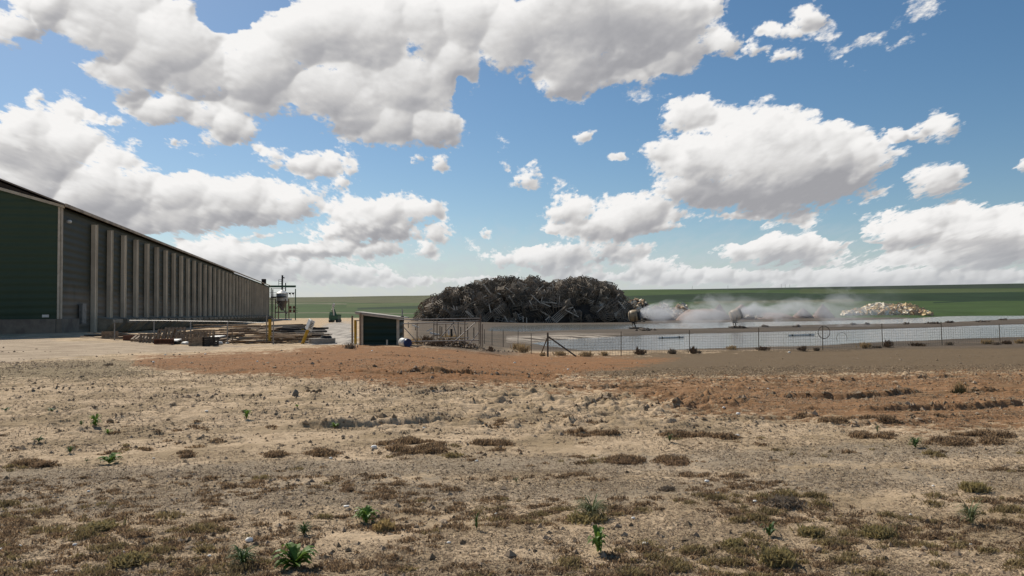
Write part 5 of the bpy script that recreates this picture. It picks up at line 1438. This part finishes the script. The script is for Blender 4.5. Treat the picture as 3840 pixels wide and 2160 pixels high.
CL = [  # cx, cy, rx, ry in display px (2576 wide)
 (40,70,90,48),(170,10,150,60),(300,50,170,95),(430,110,150,100),(500,170,110,75),(330,190,110,55),(260,165,60,40),(450,30,110,60),
 (650,160,120,90),(760,90,180,95),(900,70,200,110),(1050,60,170,90),(1180,50,130,80),(700,230,200,70),(850,230,220,95),(1000,200,180,90),(960,320,110,60),(1080,320,85,55),(900,300,90,45),(1130,150,90,70),
 (345,235,65,34),(430,275,110,38),(590,320,85,45),(530,350,55,26),(520,290,100,35),(780,280,90,30),
 (1300,90,120,95),(1450,70,200,110),(1620,60,190,100),(1420,180,110,60),(1560,175,130,50),(1680,150,90,50),(1440,220,60,26),(1750,20,65,55),
 (1810,105,48,45),(1960,78,70,26),(2045,42,40,34),(1895,120,50,20),(1965,145,38,22),
 (1735,285,88,48),(1850,310,100,48),(1960,310,110,60),(1700,380,90,40),(1800,400,180,66),(1960,410,200,110),(1750,475,130,42),(1930,490,260,40),(2100,350,110,50),(2160,400,110,55),(2120,460,110,42),(2280,345,90,24),(2360,318,48,42),(2240,385,80,20),
 (2358,455,82,52),(2590,415,30,30),
 (1445,525,82,38),(1600,530,130,45),(1410,585,65,22),(1540,570,150,38),(1670,572,58,26),
 (2450,550,250,40),(2520,610,240,60),(2300,590,150,34),(1960,625,190,40),(2240,620,60,14),(2400,650,220,30),(1990,530,80,14),(2010,555,50,18),(1880,545,130,13),
 (1270,652,60,26),(1400,645,130,38),(1550,630,100,30),(1650,672,90,24),(1420,680,140,22),
 (60,330,110,62),(180,370,130,62),(60,430,180,90),(270,420,90,60),(250,470,180,70),(200,520,260,60),(330,370,30,24),
 (450,480,170,50),(600,490,170,48),(440,550,220,40),(600,530,200,36),(740,510,90,42),(700,480,80,22),
 (830,520,60,24),(950,530,150,44),(1050,530,75,38),(930,578,150,34),(1095,590,38,24),(1070,628,36,20),
 (790,412,108,32),(690,395,38,26),(660,375,16,14),(868,458,30,18),(870,425,40,18),
 (175,285,42,30),(220,300,46,20),(280,305,26,12),(90,245,26,22),(1060,402,36,14),(1105,412,22,22),(1325,440,34,30),(1345,460,28,20),(1275,410,18,18),(1468,338,20,14),(1562,397,20,8),(1215,587,17,11),(703,345,26,9),(440,352,34,12),
 (640,620,260,34),(820,632,200,26),(960,628,70,24),(560,650,200,40),(700,680,260,26),(860,690,160,22),(1000,706,300,14),(1240,700,90,14),(1800,695,500,20),(2300,700,500,28),(2080,660,120,16),(1150,690,60,8),
 (40,75,60,20),(1000,0,260,40),(1560,0,260,50),
]
kd = 3840 / 2576
# the cloud cover is grown from puffs on a plane of directions (x/y, z/y), with billows and wisps from noise
HOLES = [(565,28,80,42),(690,6,44,12),(700,606,100,18),(1720,606,60,32),(1840,590,70,20),(2110,575,50,24),(1165,676,70,20),(1290,690,60,12),(2180,620,40,10),(1340,600,70,16),(735,322,50,18),(1160,215,24,40)]
DARK = [(1500,60,210,85,.34),(1620,120,110,60,.16),(920,150,170,55,.20),(700,215,120,40,.12),(250,20,160,45,.16),(540,110,60,70,.12),(1050,270,70,40,.10),(480,300,60,25,.10),
 (1900,492,290,36,.34),(1780,440,120,45,.2),(2130,470,120,30,.28),(1960,350,70,28,.16),(1770,320,70,20,.10),(30,400,90,45,.30),(300,520,160,40,.2),(610,562,120,26,.32),(180,450,80,25,.15),
 (930,596,160,16,.34),(1560,590,120,20,.22),(1440,600,60,18,.1),(2350,490,70,18,.22),(2450,620,220,25,.26),(1980,655,120,22,.28),(780,650,200,12,.22),(1700,660,60,12,.1),(790,440,90,10,.12),(1500,660,120,14,.12)]
CW, CH = 1800, 620
CU0, CU1, CV0, CV1 = -.86, .86, -.02, .572
def grow_clouds():
    r = np.random.RandomState(11)
    H = np.full((CH, CW), -1.0); 
    us = CU0 + (np.arange(CW) + .5) / CW * (CU1 - CU0); vs = CV0 + (np.arange(CH) + .5) / CH * (CV1 - CV0)
    du = us[1] - us[0]
    UU, VV = np.meshgrid(us, vs)
    wsc = np.clip(VV, 0, 1) * 1.2 + .35
    Nx, Ny = UU / (VV + .16), np.log(np.maximum(VV, 0) + .16) * 1.3
    wx = fbm(Nx * 9, Ny * 9, 4, 201, .6) * .018 * wsc + fbm(Nx * 45, Ny * 45, 3, 208, .55) * .005 * wsc
    wy = fbm(Nx * 9, Ny * 9, 4, 203, .6) * .013 * wsc + fbm(Nx * 45, Ny * 45, 3, 209, .55) * .004 * wsc
    blob = np.full((CH, CW), -3.0)
    X, Y = UU + wx, VV + wy
    puffs = []
    for (a, b, rx, ry) in CL:
        d0 = ray(a * kd, b * kd); u0, v0 = d0.x / d0.y, d0.z / d0.y
        ru, rv = rx * kd / F * 1.02, ry * kd / F * 1.04
        rel = min(1.5, max(.5, math.sqrt(ru * rv) / .03))
        f = rel * (1 - np.hypot((X - u0) / ru, (Y - v0) / rv))
        blob = np.maximum(blob, f) + .12 * np.exp(-np.abs(blob - f) * 5) * (np.minimum(blob, f) > -1)
        n = int(12 + 150 * ru * rv / .004)
        for i in range(min(n, 300)):
            t = r.rand() ** .6; an = r.uniform(0, 6.283)
            pu, pv = u0 + ru * t * .9 * math.cos(an), v0 + rv * t * .85 * math.sin(an)
            pr = min(ru, rv) * (.18 + .75 * (1 - t) ** .7 * r.rand() + .22 * r.rand() ** 2)
            puffs.append((pu, pv, pr, (1 - t) * rv * .9 + r.uniform(-.2, .25) * pr))
    for pu, pv, pr, pz in puffs:
        i0 = max(0, int((pu - pr - CU0) / du)); i1 = min(CW, int((pu + pr - CU0) / du) + 2)
        j0 = max(0, int((pv - pr - CV0) / du)); j1 = min(CH, int((pv + pr - CV0) / du) + 2)
        if i1 <= i0 or j1 <= j0: continue
        d2 = pr * pr - (X[j0:j1, i0:i1] - pu) ** 2 - (Y[j0:j1, i0:i1] - pv) ** 2
        h = np.where(d2 > 0, np.sqrt(np.maximum(d2, 0)) + pz, -1)
        H[j0:j1, i0:i1] = np.maximum(H[j0:j1, i0:i1], h)
    H = np.maximum(H, 0)
    def blur(a, n):
        for ax in (0, 1):
            for _ in range(2):
                p = [(0, 0), (0, 0)]; p[ax] = (n + 1, n)
                c = np.cumsum(np.pad(a, p, mode='edge'), axis=ax)
                a = (c[2 * n + 1:] - c[:-2 * n - 1]) if ax == 0 else (c[:, 2 * n + 1:] - c[:, :-2 * n - 1])
                a = a / (2 * n + 1)
        return a
    fine = fbm(Nx * 16, Ny * 16, 6, 211, .62)
    for (a, b, rx, ry) in HOLES:
        d0 = ray(a * kd, b * kd); u0, v0 = d0.x / d0.y, d0.z / d0.y
        q = np.hypot((X - u0) / (rx * kd / F), (Y - v0) / (ry * kd / F))
        q = q + .38 * fbm(Nx * 8, Ny * 8, 4, 261, .6)
        blob = blob - 1.5 * sstep(1.35, .5, q); H = H * sstep(.7, 1.3, q)
    rim = H > 0
    cov = np.where(rim, blob + .10, blob - .05) + fine * .8 + .42 * np.minimum(fbm(Nx * 6, Ny * 7, 3, 281), .1)
    wisps = (fbm(Nx * 5, Ny * 5, 3, 271) - .46) * 2.4 + fine * .55 - .12
    cov = np.maximum(cov, np.minimum(wisps, .22))
    H = H + .0032 * wsc * fbm(Nx * 26, Ny * 26, 5, 221, .6)
    Hs = blur(H, 2); Hm = blur(H, 7)
    def grad(a): return np.gradient(a, du)[1], np.gradient(a, du)[0]
    gx, gy = grad(Hs); gx2, gy2 = grad(Hm)
    lx, ly, lz = -.42, .72, .55
    nl = lambda gx, gy: (-gx * lx - gy * ly + lz) / np.sqrt(1 + gx * gx + gy * gy)
    lit = .55 * nl(gx, gy) + .45 * nl(gx2, gy2)
    solid = np.clip(cov, 0, 1.2)
    thick = blur(np.clip(cov, 0, 1.6), 12)
    k = 26
    above = np.roll(thick, -k, 0) - np.roll(thick, k, 0)     # more cloud above than below: a base
    above = blur(above, 8)
    base = 0
    for (a, b, rx, ry, k_) in DARK:
        d0 = ray(a * kd, b * kd); u0, v0 = d0.x / d0.y, d0.z / d0.y
        base = base + k_ * np.exp(-(((X + wx - u0) / (rx * kd / F)) ** 2 + ((Y + wy * 2 - v0) / (ry * kd / F)) ** 2) ** 1.3)
    soft = 1 - .45 * sstep(.4, 1.5, thick)
    shade = .715 + .10 * fbm(Nx * 3.2, Ny * 3.2, 3, 231) + .09 * fbm(Nx * 10, Ny * 13, 4, 241) - 1.12 * base + .60 * (lit - .45) * soft * (1 - .55 * np.clip(base * 2, 0, 1)) - .20 * np.clip(above, -1, 1) - .12 * sstep(.25, 1.45, thick) + .14 * sstep(.9, .15, cov)
    return cov, shade
cov_, shade_ = grow_clouds()
img = bpy.data.images.new('cloud_cover', CW, CH, alpha=False, float_buffer=True)
px_ = np.zeros((CH, CW, 4), np.float32)
px_[..., 0] = np.clip((cov_ + 2) / 4, 0, 1); px_[..., 1] = np.clip(shade_, 0, 1); px_[..., 3] = 1
img.colorspace_settings.name = 'Non-Color'
img.pixels.foreach_set(px_.ravel()); img.update()
dirv = T.n('ShaderNodeTexCoord').outputs['Generated']
s1 = T.n('ShaderNodeSeparateXYZ'); nt.links.new(dirv, s1.inputs[0])
ya = T.math('MAXIMUM', T.math('ABSOLUTE', s1.outputs[1]), .12)
U = T.math('DIVIDE', s1.outputs[0], ya); V_ = T.math('DIVIDE', T.math('ABSOLUTE', s1.outputs[2]), ya)
uvn = T.n('ShaderNodeCombineXYZ')
T.set(uvn.inputs[0], T.math('DIVIDE', T.math('SUBTRACT', U, CU0), CU1 - CU0)); T.set(uvn.inputs[1], T.math('DIVIDE', T.math('SUBTRACT', V_, CV0), CV1 - CV0))
ti = T.n('ShaderNodeTexImage'); ti.image = img; ti.extension = 'CLIP'; ti.interpolation = 'Cubic'; nt.links.new(uvn.outputs[0], ti.inputs[0])
sep = T.n('ShaderNodeSeparateColor'); nt.links.new(ti.outputs[0], sep.inputs[0])
cuv = T.n('ShaderNodeCombineXYZ'); vv = T.math('ADD', V_, .16)
T.set(cuv.inputs[0], T.math('DIVIDE', U, vv)); T.set(cuv.inputs[1], T.math('MULTIPLY', T.math('LOGARITHM', vv, math.e), 1.3))
n_ = T.noise(cuv.outputs[0], 46, 6, .62)
wis = T.noise(cuv.outputs[0], 12, 5, .6)
cov = T.math('ADD', T.math('MULTIPLY_ADD', sep.outputs[0], 4, -2), T.math('ADD', T.math('MULTIPLY', T.math('SUBTRACT', n_, .5), 1.0), T.math('MULTIPLY', T.math('SUBTRACT', wis, .5), .3)))
alpha = T.ss(cov, -.02, .42)
shade = T.math('ADD', sep.outputs[1], T.math('MULTIPLY', T.math('SUBTRACT', n_, .5), .18))
cr = T.n('ShaderNodeValToRGB'); nt.links.new(shade, cr.inputs[0])
e = cr.color_ramp.elements; e[0].position = 0; e[0].color = (.36, .36, .38, 1); e[1].position = 1; e[1].color = (.93, .915, .90, 1)
for q, c in ((.25, (.455, .452, .465)), (.5, (.61, .60, .595)), (.75, (.79, .78, .77))):
    el = cr.color_ramp.elements.new(q); el.color = c + (1,)
hzn = T.ss(V_, .10, .0)
ccol = T.mix(T.math('MULTIPLY', hzn, .6), cr.outputs[0], (.60, .62, .66, 1))
alpha = T.math('MULTIPLY', alpha, T.math('MULTIPLY_ADD', hzn, -.25, 1))
CLOUD_GAIN = 1.0 / STR
ccol = T.vmath('SCALE', ccol, CLOUD_GAIN)
skyc = T.n('ShaderNodeHueSaturation'); nt.links.new(sky.outputs[0], skyc.inputs['Color']); skyc.inputs['Hue'].default_value = .495; skyc.inputs['Saturation'].default_value = 1.2; skyc.inputs['Value'].default_value = .84
hb = T.math('MULTIPLY', T.ss(T.math('ADD', V_, T.math('MULTIPLY', T.math('SUBTRACT', wis, .5), .10)), .13, .01), .75)
skyb = T.mix(hb, skyc.outputs[0], tuple(c * CLOUD_GAIN for c in (.56, .60, .65)) + (1,))
fin = T.mix(alpha, skyb, ccol)
nt.links.new(fin, bg.inputs[0])

sc.view_settings.view_transform = 'Standard'; sc.view_settings.look = 'None'; sc.view_settings.exposure = 0; sc.view_settings.gamma = 1
sc.cycles.use_denoising = True
sc.cycles.max_bounces = 6; sc.cycles.volume_bounces = 1; sc.cycles.volume_step_rate = 1.0
sc.cycles.transparent_max_bounces = 8
